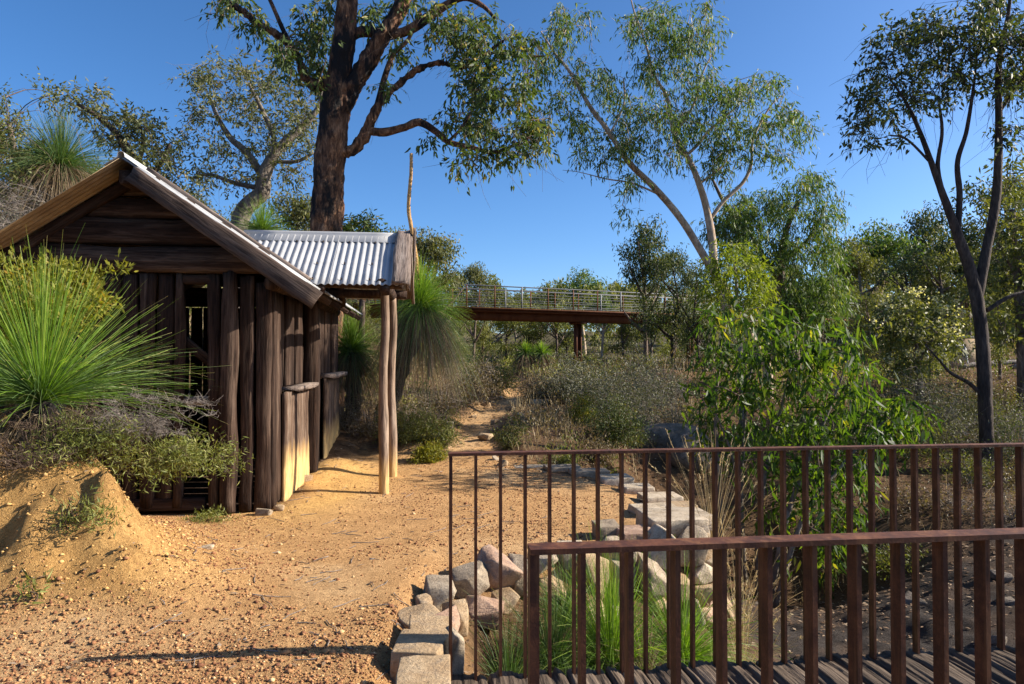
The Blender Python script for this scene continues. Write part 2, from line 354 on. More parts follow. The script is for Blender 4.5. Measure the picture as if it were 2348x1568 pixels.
def ground(x, y):
    x = np.asarray(x, float); y = np.asarray(y, float)
    far = np.maximum(0, y - 10)
    zh = .032 * np.minimum(far, 35) + .034 * np.clip(y - 45, 0, 400)
    zh = zh + .30 * ss((y - 10.5) / 4) * np.clip(-x - 1.6 - .02 * y, 0, 6) * .5
    zh = zh + .25 * np.clip(-x - 5.4, 0, 40) * ss((y - 2) / 4)
    zh = zh + .15 * np.clip(x - 12 - .12 * y, 0, 120) * ss((y - 20) / 30)
    zh = zh + .13 * (1 - ss((y - 3.9) / 2.4)) * ss((-.48 - x) / .25)
    sm = sdpoly(MOUND, x, y)
    wob = fbm2(x, y, 1.6, 3) * .20 + (.5 - np.abs(fbm2(x, y, 3.2, 3, 6.1))) * .16
    zh = zh + (.56 * ss((-sm + wob) / .6) + .52 * ss((-sm - .3 + wob) / 1.2))
    zh = zh + .20 * (1 - np.clip(np.maximum(sm + .1 * wob, 0) / .95, 0, 1)) ** 2 * ss((y - 3.2) / .6)
    zh = zh + .16 * np.exp(-(((x + 2.45) / .35) ** 2 + ((y - 9.4) / .6) ** 2)) + .05 * np.exp(-(((x + 2.2) / .5) ** 2 + ((y - 8) / 1.2) ** 2))
    tr_ = sdpoly(PATH, x, y); zh = zh + ss((y - 9.6) / 1.5) * (1 - ss((y - 26) / 6)) * (.16 * ss((tr_ + .1) / .45) + .05 * fbm2(x, y, 3.5, 3, 2.7) * ss(-tr_ / .3 + .6))
    sg = sdpoly(GULLY, x, y)
    zf = -.48 - .6 * ss((x - .9) / 1.6) * ss((y - 3.6) / 1.2) - .25 * ss((x - 1.6) / 1.5) * (1 - ss((y - 3.6) / 1.2)) + .42 * ss((x - 3) / 3) + .95 * ss((y - 8) / 8) + .075 * np.clip(y - 15, 0, 40) + .05 * np.clip(x - 9, 0, 40) * ss((y - 3) / 6)
    zf = zf - .75 * np.exp(-(((x - 3.7) / 1.5) ** 2 + ((y - 9.2) / 1.4) ** 2))
    w = .42 + 4.2 * ss((y - 9.2) / 4)
    k = ss(-sg / w)
    zf = np.where(y > 30, np.minimum(zf, zh + 3), zf)
    z = zh * (1 - k) + zf * k
    z = z - .03 * ss(1 - np.abs(sg) / .3) * (y < 9)
    rough_ = ss((y - 9.5) / 3) * .10 + .16 * k + .05 * ss(-sm / .4)
    z = z + fbm2(x, y, .9, 4, 3.1) * rough_ + fbm2(x, y, 5, 3, 9.2) * (.010 + .05 * k + .075 * ss((-sm + .15) / .35)) + fbm2(x, y, 11, 2, 4.2) * .045 * ss((-sm + .2) / .3) + .02 * fbm2(x, y, .7, 2, 5.5)
    z = z + ss((y - 40) / 60) * fbm2(x, y, .03, 3, 2.2) * 4
    return z
def gz(x, y): return float(ground(A([x]), A([y]))[0])
def axis(lo, a, b, hi, st, g):
    c = list(np.arange(a, b + 1e-6, st)); s = st; v = c[-1]
    while v < hi: s *= g; v += s; c.append(v)
    s = st; v = c[0]; h = []
    while v > lo: s *= g; v -= s; h.append(v)
    return A(h[::-1] + c)
gx = axis(-900, -5.0, 4.6, 900, .05, 1.13); gy = axis(-300, 3.0, 10.2, 1500, .052, 1.075)
XX, YY = np.meshgrid(gx, gy, indexing='ij'); ZZ = ground(XX, YY)
X, Y = XX.ravel(), YY.ravel(); SG = sdpoly(GULLY, X, Y); SMD = sdpoly(MOUND, X, Y)
SP = sdpoly(PATH, X, Y) + fbm2(X, Y, 1.3, 4) * .35
def lerp(a, b, t): return a * (1 - t[:, None]) + A(b) * t[:, None]
col = np.tile(A([.135, .085, .048]), (len(X), 1))                                     # leaf-littered earth
col = lerp(col, (.52, .315, .145), ss(.5 - SP / .5))                                  # gravel path
nz = fbm2(X, Y, .9, 4, 7.7)
col = lerp(col, (.60, .40, .21), ss(.5 - SP / .4) * ss(nz * 2.2 + .25))             # paler sand drifts
hutn = np.exp(-np.maximum(0, np.hypot((X + 2.25) / .75, (Y - 8.2) / 1.9) - .6) * 3.0)
col = lerp(col, (.64, .40, .15), np.clip(hutn * 1.1, 0, 1) * ss(.6 - SP / .5))        # yellow clay by the hut
cl = ss(.45 + nz * .9) * ss((Y - 3.6) / .5) * ss((7.5 - Y) / .8) * ss((X + 5.5) / 1.5)
col = lerp(col, (.64, .39, .14), np.clip(ss(1.35 - np.abs(SMD + .35) / .75) * (0.6 + .4 * cl) * ss((Y - 3.5) / .4) * (Y < 7), 0, 1))
col = lerp(col, (.15, .095, .055), ss((-SMD - .85 + nz * .25) / .3) * (Y < 14))
kG = ss(-SG / .5)
col = lerp(col, (.13, .085, .055), kG * ss((9 - Y) / 2))
rockm = ss((X - 2.1 + .5 * nz) / .5) * ss((9.2 + nz - Y) / .8) * kG
col = lerp(col, (.055, .048, .045), rockm * (.55 + .45 * ss(fbm2(X, Y, 2.2, 4, 1.2) * 2 + .6)))
col = lerp(col, (.20, .10, .05), .5 * ss((Y - 10) / 3) * ss(nz * 2) * kG)
col = lerp(col, (.085, .075, .040), ss((Y - 28) / 20))
me = mesh('ground', np.stack([X, Y, ZZ.ravel()], 1), [grid_faces(len(gx), len(gy))[:, ::-1]], None, True, col=np.clip(col, 0, 1))
t = NT('earth'); a = t.attr('Col'); v = t.coord('Object', rnd=False)
n1 = t.noise(v, 28, 6, .7); n2 = t.noise(v, 110, 4, .75); n3 = t.noise(v, 3.2, 6, .65)
c = t.mix(.65, a.outputs['Color'], t.ramp(n1, [(.3, (.5, .44, .40)), (.55, (1.05, 1.03, 1)), (.75, (1.35, 1.35, 1.3))]), 'MULTIPLY')
c = t.mix(.7, c, t.ramp(n2, [(.34, (.42, .36, .33)), (.55, (1.08, 1.06, 1.03))]), 'MULTIPLY')
c = t.mix(.6, c, t.ramp(n3, [(.3, (.72, .66, .60)), (.7, (1.22, 1.24, 1.25))]), 'MULTIPLY')
t.base(c); t.rough(.95, .12); t.bump(t.math('ADD', n1, t.math('MULTIPLY', n2, .7)), 1.0, .025)
me.materials.append(t.m); gobj = link('ground', me); tag(gobj, kind='structure')

# ------------------------------------------------------------------ shape builders
def plank_mesh(name, L, w, tk, mat, seed, wav=.012, bulge=.0, n=11, taper=0.0, endj=.0, bow=0.0):
    """split board: long axis Z from 0..L, width X, thickness Y (front is -Y)"""
    z = np.linspace(0, L, n); r = np.random.default_rng(seed)
    el = vnoise(np.stack([z * 1.7, z * 0 + seed * 3.1, z * 0], 1)) * wav + vnoise(np.stack([z * 7, z * 0 + seed, z * 0 + 4], 1)) * wav * .35
    er = vnoise(np.stack([z * 1.7, z * 0 + seed * 5.7 + 9, z * 0], 1)) * wav + vnoise(np.stack([z * 7, z * 0 + seed + 5, z * 0 + 2], 1)) * wav * .35
    fr = vnoise(np.stack([z * 2.2, z * 0 + seed * 2.3, z * 0 + 7], 1)) * wav * .7
    cs = A([(-.5, .5), (-.5, -.2), (-.44, -.5), (-.2, -.5), (.02, -.5), (.22, -.5), (.44, -.5), (.5, -.2), (.5, .5)])
    V = []
    for k in range(n):
        f = 1 - taper * z[k] / L
        x = cs[:, 0] * w * f + np.where(cs[:, 0] < 0, el[k], er[k]) * np.minimum(1, np.abs(cs[:, 0]) * 2.2)
        y = cs[:, 1] * tk + np.where(cs[:, 1] < 0, fr[k], 0)
        y = y - bulge * np.maximum(0, 1 - (cs[:, 0] / .5) ** 2) * (cs[:, 1] < 0)
        y = y + np.where(cs[:, 1] < 0, r.normal(0, wav * .16, len(cs)), 0)
        zz = np.full(len(cs), z[k]) + (endj * r.normal(0, 1, len(cs)) if k in (0, n - 1) else 0)
        V.append(np.stack([x + bow * math.sin(math.pi * z[k] / L), y, zz], 1))
    V = np.concatenate(V); m = len(cs); Q = grid_faces(n, m, True)
    c0, c1 = V[:m].mean(0), V[-m:].mean(0); V = np.concatenate([V, [c0, c1]]); j = np.arange(m); k = (j + 1) % m; b = n * m
    T = np.concatenate([np.stack([k, j, j * 0 + b], 1), np.stack([j + b - m, k + b - m, j * 0 + b + 1], 1)])
    return mesh(name, V, [T, Q[:, ::-1]] if False else [T, Q], mat, False)
def frame(zaxis, yaxis):
    z = Vector(zaxis).normalized(); y = Vector(yaxis); y = (y - z * y.dot(z)).normalized(); x = y.cross(z)
    return Matrix((x, y, z)).transposed()
_bm = bmesh.new(); bmesh.ops.create_icosphere(_bm, subdivisions=3, radius=1); ICOV = A([v.co[:] for v in _bm.verts]); ICOF = A([[v.index for v in f.verts] for f in _bm.faces]); _bm.free()
def stone_mesh(name, dims, seed, mat, block=None, cuts=None, rough_=.0, boxy=False):
    """angular broken stone: hull of scattered points, edges chipped, faces slightly uneven"""
    r = np.random.default_rng(seed); bm = bmesh.new()
    if boxy:
        pts = A([(a, b, c) for a in (-1, 1) for b in (-1, 1) for c in (-1, 1)]) * (1 - .22 * r.random((8, 3)))
        pts = np.concatenate([pts, rand_dirs(4, r) * .98])
    else:
        v = rand_dirs(17, r); pts = np.sign(v) * np.abs(v) ** .6; pts = pts / np.abs(pts).max(1, keepdims=True) ** .6 * (.78 + .22 * r.random((17, 1)))
    for p in pts: bm.verts.new(p)
    res = bmesh.ops.convex_hull(bm, input=bm.verts)
    bmesh.ops.delete(bm, geom=[g for g in res['geom_interior'] if isinstance(g, bmesh.types.BMVert)], context='VERTS')
    bmesh.ops.dissolve_limit(bm, angle_limit=math.radians(14), verts=bm.verts, edges=bm.edges)
    bmesh.ops.bevel(bm, geom=bm.edges[:], offset=.07, segments=2, profile=.6, affect='EDGES')
    bmesh.ops.triangulate(bm, faces=bm.faces)
    bmesh.ops.subdivide_edges(bm, edges=[e for e in bm.edges if e.calc_length() > .35], cuts=2, use_grid_fill=True)
    bmesh.ops.triangulate(bm, faces=bm.faces)
    V = A([v.co[:] for v in bm.verts]); bm.verts.index_update(); Fc = A([[v.index for v in f.verts] for f in bm.faces]); bm.free()
    V = V + unit(V) * (.055 * fbm(V * 2.4 + seed * 3.3, 3) + .02 * vnoise(V * 7 + seed))[:, None]
    ext = np.abs(V).max(0)
    return mesh(name, V / ext * A(dims) / 2, [Fc], mat, False)

# ------------------------------------------------------------------ slab hut with gabled porch
HC = (-2.48, 7.0); HA = math.atan2(.12, .993)
hut = thing('slab_hut', 'old dark timber slab hut with corrugated iron roof and small gabled side porch', 'hut', (HC[0], HC[1], 0.0), HA)
def board(name, x, y, z, L, w, tk, mat, seed, zaxis=(0, 0, 1), yaxis=(0, 1, 0), **k):
    return link(name, plank_mesh(name, L, w, tk, M[mat], seed, **k), hut, (x, y, z), frame(zaxis, yaxis))
sd_ = 100
def ns():
    global sd_; sd_ += 1; return sd_
RX, RZ, SL = -1.25, 3.46, .685                     # ridge line and roof slope
# front wall boards: (x left, x right, top, proud, bulge)
for xl, xr, top, pr, bu, mt in [(-.14, .02, 2.33, .02, .01, 'wood'), (-.285, -.15, 2.40, .03, .005, 'wood'), (-.46, -.30, 2.42, .075, .035, 'wood'), (-.60, -.47, 2.42, .02, .01, 'wood'),
                            (-.925, -.825, 2.42, .02, .01, 'wood'), (-1.10, -.935, 2.41, .0, .01, 'wood'), (-1.25, -1.115, 2.41, .02, .01, 'wood'), (-1.42, -1.265, 2.41, .0, .01, 'wood'),
                            (-1.60, -1.43, 2.41, .02, .01, 'wood'), (-1.80, -1.61, 2.41, .0, .01, 'wood'), (-2.0, -1.815, 2.41, .02, .01, 'wood'), (-2.2, -2.01, 2.41, .0, .01, 'wood'), (-2.5, -2.21, 2.41, .01, .01, 'wood')]:
    b0 = .02 if xr > -.62 else .08
    board('wall_board', (xl + xr) / 2, -pr, b0, top - b0, xr - xl - .006, .05, mt, ns(), wav=.017, bulge=bu, n=22, endj=.006)
board('sole_beam', -2.5, .0, .10, 1.88, .12, .08, 'wood_x' if False else 'wood', ns(), (1, 0, 0), (0, 1, 0), wav=.01)
board('lintel_beam', -.84, -.02, 2.36, .28, .09, .06, 'wood', ns(), (1, 0, 0), (0, 1, 0), wav=.012, bulge=.01)
board('door_rail', -.835, .03, 1.13, .24, .095, .07, 'wood_grey', ns(), (1, 0, 0), (0, 1, 0), wav=.008, bulge=.02)
board('door_rail', -.835, .06, .62, .24, .07, .05, 'wood', ns(), (1, 0, 0), (0, 1, 0), wav=.008)
board('door_brace', -.90, .16, 1.75, .45, .09, .04, 'wood', ns(), (.75, 0, -.65), (0, 1, 0), wav=.008)
# gable slabs
for z0, z1, pr in [(2.415, 2.685, .075), (2.69, 2.95, .05), (2.955, 3.18, .03), (3.185, 3.40, .02)]:
    h = min(1.26, (RZ - (z0 + z1) / 2 - .05) / SL); 
    board('gable_slab', RX - h, -pr, (z0 + z1) / 2, 2 * h, z1 - z0 - .004, .07, 'wood', ns(), (1, 0, 0), (0, 1, 0), wav=.016, bulge=.03, n=22, endj=.005)
board('ridge_beam', RX, -.40, RZ - .17, 5.1, .13, .13, 'wood', ns(), (0, 1, 0), (0, 0, 1), wav=.01)
# side wall (x = 0), towards the porch
board('corner_post', .015, .06, 0.0, 2.3, .12, .06, 'wood', ns(), (0, 0, 1), (-1, 0, 0), wav=.01)
board('wall_board', .0, .30, .05, 2.2, .30, .05, 'wood', ns(), (0, 0, 1), (-1, 0, 0), wav=.012, bulge=.01)
yy = .34
for w in (.36, .33, .37, .34):
    board('panel_board', .075, yy + w / 2, -.03 if w != .33 else -.06, 1.22, w - .012, .045, 'wood_stain', ns(), (0, 0, 1), (-1, 0, 0), wav=.018, bulge=.012, n=14, endj=.012); yy += w
board('window_sill', .10, .50, 1.215, 1.30, .23, .06, 'wood_grey', ns(), (0, 1, 0), (0, 0, 1), wav=.014, bulge=-.02, n=14)
for y0, y1, x in [(.47, .92, -.06), (.93, 1.32, -.02), (1.33, 1.74, .01)]:
    board('wall_board', x - .02, (y0 + y1) / 2, 1.15, 1.15, y1 - y0 - .01, .05, 'wood', ns(), (0, 0, 1), (-1, 0, 0), wav=.012, bulge=.015)
board('door_post', .10, 1.86, -.02, 2.35, .20, .09, 'wood', ns(), (0, 0, 1), (0, 1, 0), wav=.014, bulge=.015, n=16)
for y0, y1 in [(1.92, 2.28), (2.30, 2.66), (2.68, 3.05)]:
    board('wall_board', .0, (y0 + y1) / 2, .03, 2.3, y1 - y0 - .012, .05, 'wood', ns(), (0, 0, 1), (-1, 0, 0), wav=.012, bulge=.01)
yy = 3.08
for w in (.38, .40, .36, .42):
    board('panel_board', .085, yy + w / 2, -.02, 1.27, w - .015, .045, 'wood_stain', ns(), (0, 0, 1), (-1, 0, 0), wav=.02, bulge=.012, n=14, endj=.012); yy += w
board('window_sill', .115, 3.12, 1.28, 1.50, .25, .07, 'wood_grey', ns(), (0, 1, 0), (0, 0, 1), wav=.014, bulge=-.02, n=14)
for y0, y1, x in [(3.1, 3.5, -.02), (3.52, 4.0, .0), (4.02, 4.62, .05)]:
    board('wall_board', x, (y0 + y1) / 2, 1.22, 1.15, y1 - y0 - .01, .06, 'wood', ns(), (0, 0, 1), (-1, 0, 0), wav=.014, bulge=.015)
V, T, Q = tube(spline([(.04, -.15, 2.32), (.05, 2, 2.34), (.03, 4.75, 2.33)], 14), .075, 9, .08, 4, 3)
link('wall_plate', mesh('wall_plate', V, [T, Q], M['wood'], True), hut)
V, T, Q = tube(spline([(-2.52, -.15, 2.32), (-2.5, 2, 2.34), (-2.5, 4.75, 2.33)], 14), .075, 9, .08, 4, 6)
link('wall_plate', mesh('wall_plate', V, [T, Q], M['wood'], True), hut)
# back and left walls: boards with slits of daylight between them
x = -2.5
for k in range(13):
    w = .155 + .06 * ((k * 37) % 5) / 5; g = .012 if k % 3 else .03
    if x + w > .02: w = .02 - x
    board('wall_board', x + w / 2, 4.66, .03, 2.35, w, .045, 'wood', ns(), wav=.008); x += w + g
    if x > -.05: break
y = .02
for k in range(18):
    w = .22 + .06 * ((k * 23) % 5) / 5
    if y + w > 4.62: break
    board('wall_board', -2.5, y + w / 2, .03, 2.3, w, .045, 'wood', ns(), (0, 0, 1), (1, 0, 0), wav=.006); y += w + .01
for z0, z1 in [(2.40, 2.72), (2.73, 3.05), (3.06, 3.36)]:
    h = (RZ - (z0 + z1) / 2 - .05) / SL
    board('gable_slab', RX - h, 4.66, (z0 + z1) / 2, 2 * h, z1 - z0, .06, 'wood', ns(), (1, 0, 0), (0, 1, 0), wav=.01)
fl = MB().box((-1.25, 2.33, .03), (2.42, 4.55, .05)); link('floor', fl.mesh('floor', M['wood']), hut)
# corrugated iron
PIT, AMP = .0765, .0095
def sheet(name, y0, y1, top, bot, nrm, mat=None, endfn=None, per=6):
    """corrugations run from top to bottom; top/bot = functions of s -> point; s spans y0..y1"""
    n = int(round((y1 - y0) / PIT * per)) + 1; s = np.linspace(y0, y1, n)
    a = np.stack([A(top(q)) for q in s]); b = np.stack([A(bot(q)) for q in s]); off = (AMP * np.cos(2 * math.pi * s / PIT))[:, None] * A(nrm)
    rows = [a + (b - a) * f + off for f in np.linspace(0, 1, 5)]
    V = np.concatenate(rows); me = mesh(name, V, [grid_faces(5, n)], mat or M['iron'], True)
    o = link(name, me, hut); m = o.modifiers.new('thickness', 'SOLIDIFY'); m.thickness = .003; return o
eL = 1.70; nr = unit(A([SL, 0, 1.0])); nl = unit(A([-SL, 0, 1.0]))
yy = -.50; k = 0
while yy < 4.9:
    y1 = min(yy + PIT * 10, 5.0); lift = .004 * (k % 2)
    sheet('roof_sheet', yy, y1 + .02, lambda s: (RX + .02, s, RZ - .02 * SL + lift), lambda s: (RX + eL, s, RZ - eL * SL + lift), nr)
    sheet('roof_sheet', yy, y1 + .02, lambda s: (RX - .02, s, RZ - .02 * SL + lift), lambda s: (RX - eL, s, RZ - eL * SL + lift), nl, M['iron_old'])
    yy = y1; k += 1
def fold(name, pts_fn, n, mat):
    V = np.concatenate([A(pts_fn(s)) for s in n]); m = len(pts_fn(n[0]))
    o = link(name, mesh(name, V, [grid_faces(len(n), m)], mat, True), hut); md = o.modifiers.new('thickness', 'SOLIDIFY'); md.thickness = .003; return o
def ridge_profile(cx, cz, w, sl):
    p = [(-w, -w * sl + .016)] + [(-.035, -.035 * sl + .016)] + [(.032 * math.cos(a), .018 + .028 * math.sin(a)) for a in np.linspace(math.pi, 0, 7)] + [(.035, -.035 * sl + .016), (w, -w * sl + .016)]
    return [(cx + a, cz + b) for a, b in p]
rp = ridge_profile(RX, RZ, .15, SL)
fold('ridge_cap', lambda s: [(a, s, b) for a, b in rp], np.linspace(-.50, 4.95, 8), M['iron'])
# barge board on the right of the front gable, and the batten lying on the roof edge above it
dv = unit(A([1, 0, -SL]))
board('barge_board', RX + .03 + .06, -.49, RZ - .165, 2.07, .185, .05, 'wood_barge', ns(), dv, (0, 1, 0), wav=.014, bulge=.006, n=20, endj=.01)
board('roof_batten', RX + .18, -.30, RZ - .18 * SL + .05, 1.84, .14, .035, 'wood_grey', ns(), dv, (-.56, 0, -.82), wav=.012, n=16, endj=.01)
board('rafter', RX + .04, -.36, RZ - .16, 2.02, .09, .07, 'wood', ns(), dv, (0, 1, 0), wav=.01)
dl = unit(A([-1, 0, -SL]))
board('rafter', RX - .02, -.10, RZ - .11, 1.98, .10, .06, 'wood', ns(), dl, (0, 1, 0), wav=.01)
for y in (.12, .95, 1.8, 2.7, 3.6, 4.5):
    board('rafter', RX + .02, y, RZ - .10, 2.05, .08, .06, 'wood', ns(), dv, (0, 1, 0), wav=.012)
# porch: ridge runs along x at y = PY
PY, PZ, PSL, PX1, PYF, PYB = 1.30, 3.06, .70, 1.30, .30, 2.30
nf = unit(A([0, -PSL, 1.0])); nb = unit(A([0, PSL, 1.0]))
def mainz(x): return RZ - SL * max(0.0, x - RX) + .012
def pf(sign):
    def f(s):
        z = max(PZ - (PY - PYF) * PSL, mainz(s) - .03); z = min(z, PZ)
        return (s, PY + sign * (PZ - z) / PSL, z)
    return f
xs = [PX1 - PIT * 10 * k for k in range(4)]
for k in range(3):
    x0 = max(xs[k + 1], -.62)
    if x0 >= xs[k]: continue
    sheet('porch_roof_sheet', x0, xs[k], lambda s: (s, PY - .01, PZ + .003 * (k % 2)), pf(-1), nf, per=8)
    sheet('porch_roof_sheet', x0, xs[k], lambda s: (s, PY + .01, PZ + .003 * (k % 2)), pf(1), nb)
rp2 = ridge_profile(PY, PZ, .17, PSL)
fold('porch_ridge_cap', lambda s: [(s, a, b) for a, b in rp2], np.linspace(-.60, PX1 + .02, 6), M['iron'])
for sx, y0 in ((-1, 'f'), (1, 'b')):
    d = unit(A([0, sx, -PSL])); up = unit(A([0, -sx * -PSL, 1.0])) if False else unit(A([0, sx * PSL, 1.0]))
    board('porch_barge_board', PX1 + .0, PY + sx * .0, PZ + .055, 1.27, .17, .05, 'wood_grey', ns(), d, -up, wav=.014, n=12, endj=.012)
    board('porch_barge_board', PX1 + .09, PY, PZ - .01, 1.22, .12, .03, 'wood_grey', ns(), d, (-1, 0, 0), wav=.012, n=12)
    board('porch_rafter', 1.14, PY, PZ - .08, 1.2, .09, .08, 'wood', ns(), d, (-1, 0, 0), wav=.012)
    board('porch_rafter', .45, PY, PZ - .08, 1.2, .09, .08, 'wood', ns(), d, (-1, 0, 0), wav=.012)
board('finial_board', PX1 + .135, PY - .02, 2.70, .47, .12, .03, 'wood_grey', ns(), (0, 0, 1), (-1, 0, 0), wav=.014, n=10, endj=.01)
V, T, Q = tube(spline([(1.44, 1.22, 2.75), (1.42, 1.20, 2.5), (1.43, 1.2, 2.22)], 8), [.012] * 8, 6, .1)
link('hanging_stick', mesh('hanging_stick', V, [T, Q], M['wood_log'], True), hut)
def log(name, pts, r, mat, seed, sides=12, n=16, bump=.07):
    pts = A([list(p) for p in pts], float); path = spline(pts, n); rr = np.interp(np.linspace(0, 1, n), np.linspace(0, 1, len(r)), r)
    V, T, Q = tube(path, rr, sides, bump, 5, seed); return link(name, mesh(name, V, [T, Q], M[mat], True), hut)
for (px, py, s) in ((1.11, .73, 1), (1.14, 1.88, 2)):
    log('porch_post', [(px, py, -.15), (px + .01 * (s - 1.5), py, .5), (px - .015, py + .01, 1.1), (px - .012, py, 1.5), (px + .008, py, 1.9), (px - .005, py, 2.34)], [.062, .058, .052, .05, .047, .05], 'wood_log', s * 5.3, 18, 44, .09)
log('porch_beam', [(-.15, .60, 2.40), (.5, .62, 2.41), (1.32, .60, 2.40)], [.06, .058, .06], 'wood', 7)
log('porch_beam', [(-.15, 2.0, 2.40), (.5, 2.0, 2.41), (1.32, 2.0, 2.40)], [.06, .058, .06], 'wood', 8)
log('porch_tie_beam', [(1.10, .35, 2.37), (1.12, 1.3, 2.39), (1.12, 2.25, 2.37)], [.07, .065, .07], 'wood', 9)
log('porch_tie_beam', [(.28, .28, 2.30), (.30, 1.3, 2.31), (.30, 2.2, 2.30)], [.065, .06, .065], 'wood', 12)
log('eave_purlin', [(.36, -.42, 2.265), (.37, .0, 2.27), (.36, .6, 2.27)], [.04, .042, .04], 'wood_log', 13, 9)
log('eave_purlin', [(.22, -.36, 2.31), (.23, .0, 2.31), (.22, .6, 2.31)], [.035, .036, .035], 'wood', 14, 9)
# nails on the porch roof
nb_ = MB()
for x in np.arange(.05, 1.25, PIT * 4):
    for q in (.17, .62, .92):
        z = PZ - q * (PY - PYF) * PSL; nb_.add(tube([(x, PY - q * (PY - PYF), z), (x, PY - q * (PY - PYF) - .012, z + .025)], .008, 6)[0], Q=grid_faces(2, 6, True))
o = link('roof_nails', nb_.mesh('roof_nails', M['bark_dark']), hut); tag(o, kind='stuff')

# ------------------------------------------------------------------ footbridge in front: deck, two rusted railings
RD = unit(A([.9935, .113])); RN = A([RD[1], -RD[0]])            # along the rail, and towards the camera
FL = A([-.30, 3.37])
deck = thing('footbridge_deck', 'weathered grooved timber deck of footbridge between the two rusted railings', 'bridge deck', (FL[0], FL[1], 0), math.atan2(RD[1], RD[0]))
r = np.random.default_rng(5)
s = -.02; k = 0
while s < 6.2:
    w = .195 + .02 * r.random(); n, m = 34, 12
    u = np.linspace(0, 1, n); vv = np.linspace(0, 1, m); U, VV = np.meshgrid(u, vv, indexing='ij')
    q = np.stack([U * w * 26 + k * 31, VV * 1.5 + k, U * 0 + .3], -1)
    gr = np.clip(fbm(q, 3) * 1.6 - .05, -.75, .25)
    endw = fbm2(u * w * 34 + k * 9, u * 0, 1.0, 2) * .03
    yb = np.interp(VV, [0, 1], [.10, -1.72]) + endw[:, None] * (VV < .05) - endw[:, None] * (VV > .95)
    edge = -.018 * (np.abs(U - .5) * 2) ** 10
    zt = -.004 + gr * .022 + edge - .012 * (VV < .03) + .004 * r.normal()
    top = np.stack([s + U * (w - .008), yb, zt], -1).reshape(-1, 3); botm = top.copy(); botm[:, 2] = -.075
    Q = grid_faces(n, m); per = np.concatenate([np.arange(m), np.arange(1, n) * m + m - 1, (n - 1) * m + np.arange(m - 2, -1, -1), np.arange(n - 2, 0, -1) * m])
    p2 = np.roll(per, -1); N = n * m
    me = mesh('deck_plank', np.concatenate([top, botm[per]]), [Q, np.stack([per, N + np.arange(len(per)), N + (np.arange(len(per)) + 1) % len(per), p2], 1)], M['deck_y'] if 'deck_y' in M else M['deck'])
    # long axis of the grain is local z of the material: turn the plank mesh so that its length lies on z
    me.transform(Matrix.Rotation(math.pi / 2, 4, 'X')); o = link('deck_plank', me, deck); o.rotation_euler = (-math.pi / 2, 0, 0)
    s += w; k += 1
for yb in (-.15, -.85, -1.55):
    o = link('deck_bearer', MB().box((3.3, yb, -.16), (5.6, .10, .16)).mesh('deck_bearer', M['rust']), deck)
def railing(label, start, length, n_first, hgt=1.11, joint=None, endw=.016):
    o = thing('railing', label, 'railing', (start[0], start[1], 0), math.atan2(RD[1], RD[0]), 'rusted steel railings of the footbridge')
    segs = [(-.012, length)] if joint is None else [(-.012, joint), (joint + .006, length)]
    for a, b in segs:
        bm = bmesh.new(); bmesh.ops.create_cube(bm, size=1); bmesh.ops.scale(bm, vec=(b - a, .062, .014), verts=bm.verts)
        bmesh.ops.bevel(bm, geom=bm.edges[:], offset=.0025, segments=1); bmesh.ops.translate(bm, vec=((a + b) / 2, 0, hgt - .007), verts=bm.verts)
        me = bpy.data.meshes.new('handrail'); bm.to_mesh(me); bm.free(); me.materials.append(M['rust']); link('handrail', me, o)
    lo = -.12
    def bar(w):
        bm = bmesh.new(); bmesh.ops.create_cube(bm, size=1); bmesh.ops.scale(bm, vec=(w, .042, hgt - .015 - lo), verts=bm.verts)
        bmesh.ops.bevel(bm, geom=bm.edges[:], offset=.0018, segments=1); bmesh.ops.translate(bm, vec=(0, 0, (hgt - .015 + lo) / 2), verts=bm.verts)
        me = bpy.data.meshes.new('baluster'); bm.to_mesh(me); bm.free(); me.materials.append(M['rust']); return me
    mb, me_ = bar(.0135), bar(endw); s = 0.0; k = 0
    while s < length:
        link('baluster', me_ if k == 0 else mb, o, (s, 0, 0)); s += .125; k += 1
    o2 = link('base_bar', MB().box(((length) / 2, .0, -.10), (length, .05, .035)).mesh('base_bar', M['rust']), o)
    return o
railing('long rusted steel railing along the far edge of the footbridge deck', FL + RN * -.055, 4.9, 0, 1.11, 2.27)
railing('rusted steel railing nearest the viewer, its mitred corner post in front', A([.055, 1.755]), 4.2, 0, 1.11, None, .024)

# ------------------------------------------------------------------ stones
def stone(x, y, w, h, mat, z=0.0, depth=None, Yd=None, seed=None, flat=1.0, boxy=False, parent=None, tilt=0.0, rz=0.0, name='stone'):
    """stone whose middle is seen at (x,y), w x h measured px; stands at ground distance for height z or given Yd"""
    c = G(x, y, z) if Yd is None else P(x, y, Yd)
    m = pxm(c[1]); s_ = seed if seed is not None else int(x * 7 + y)
    W, Hh = w * m, h * m; D = depth or W * .9
    o = link(name, stone_mesh(name, (W * 1.12, D, Hh * 1.12), s_, M[mat], boxy=boxy), parent, c, (tilt * .3, tilt, rz))
    return o
border = thing('stone_border', 'tan and pink stone edging between the gravel path and the footbridge', 'stone border', (-.45, 3.9, 0))
wall = thing('retaining_wall', 'dry stone retaining wall curving round the gravel terrace behind the railings', 'retaining wall', (1.2, 6.4, -.5))
bl, wlc = Vector(border.location), Vector(wall.location)
def S(parent, x, y, w, h, mat, Yd, D=None, tilt=0, rz=0, seed=None, boxy=False):
    o = stone(x, y, w, h, mat, Yd=Yd, depth=D, parent=parent, tilt=tilt, rz=rz, seed=seed, boxy=boxy); o.location = o.location - Vector(parent.location); return o
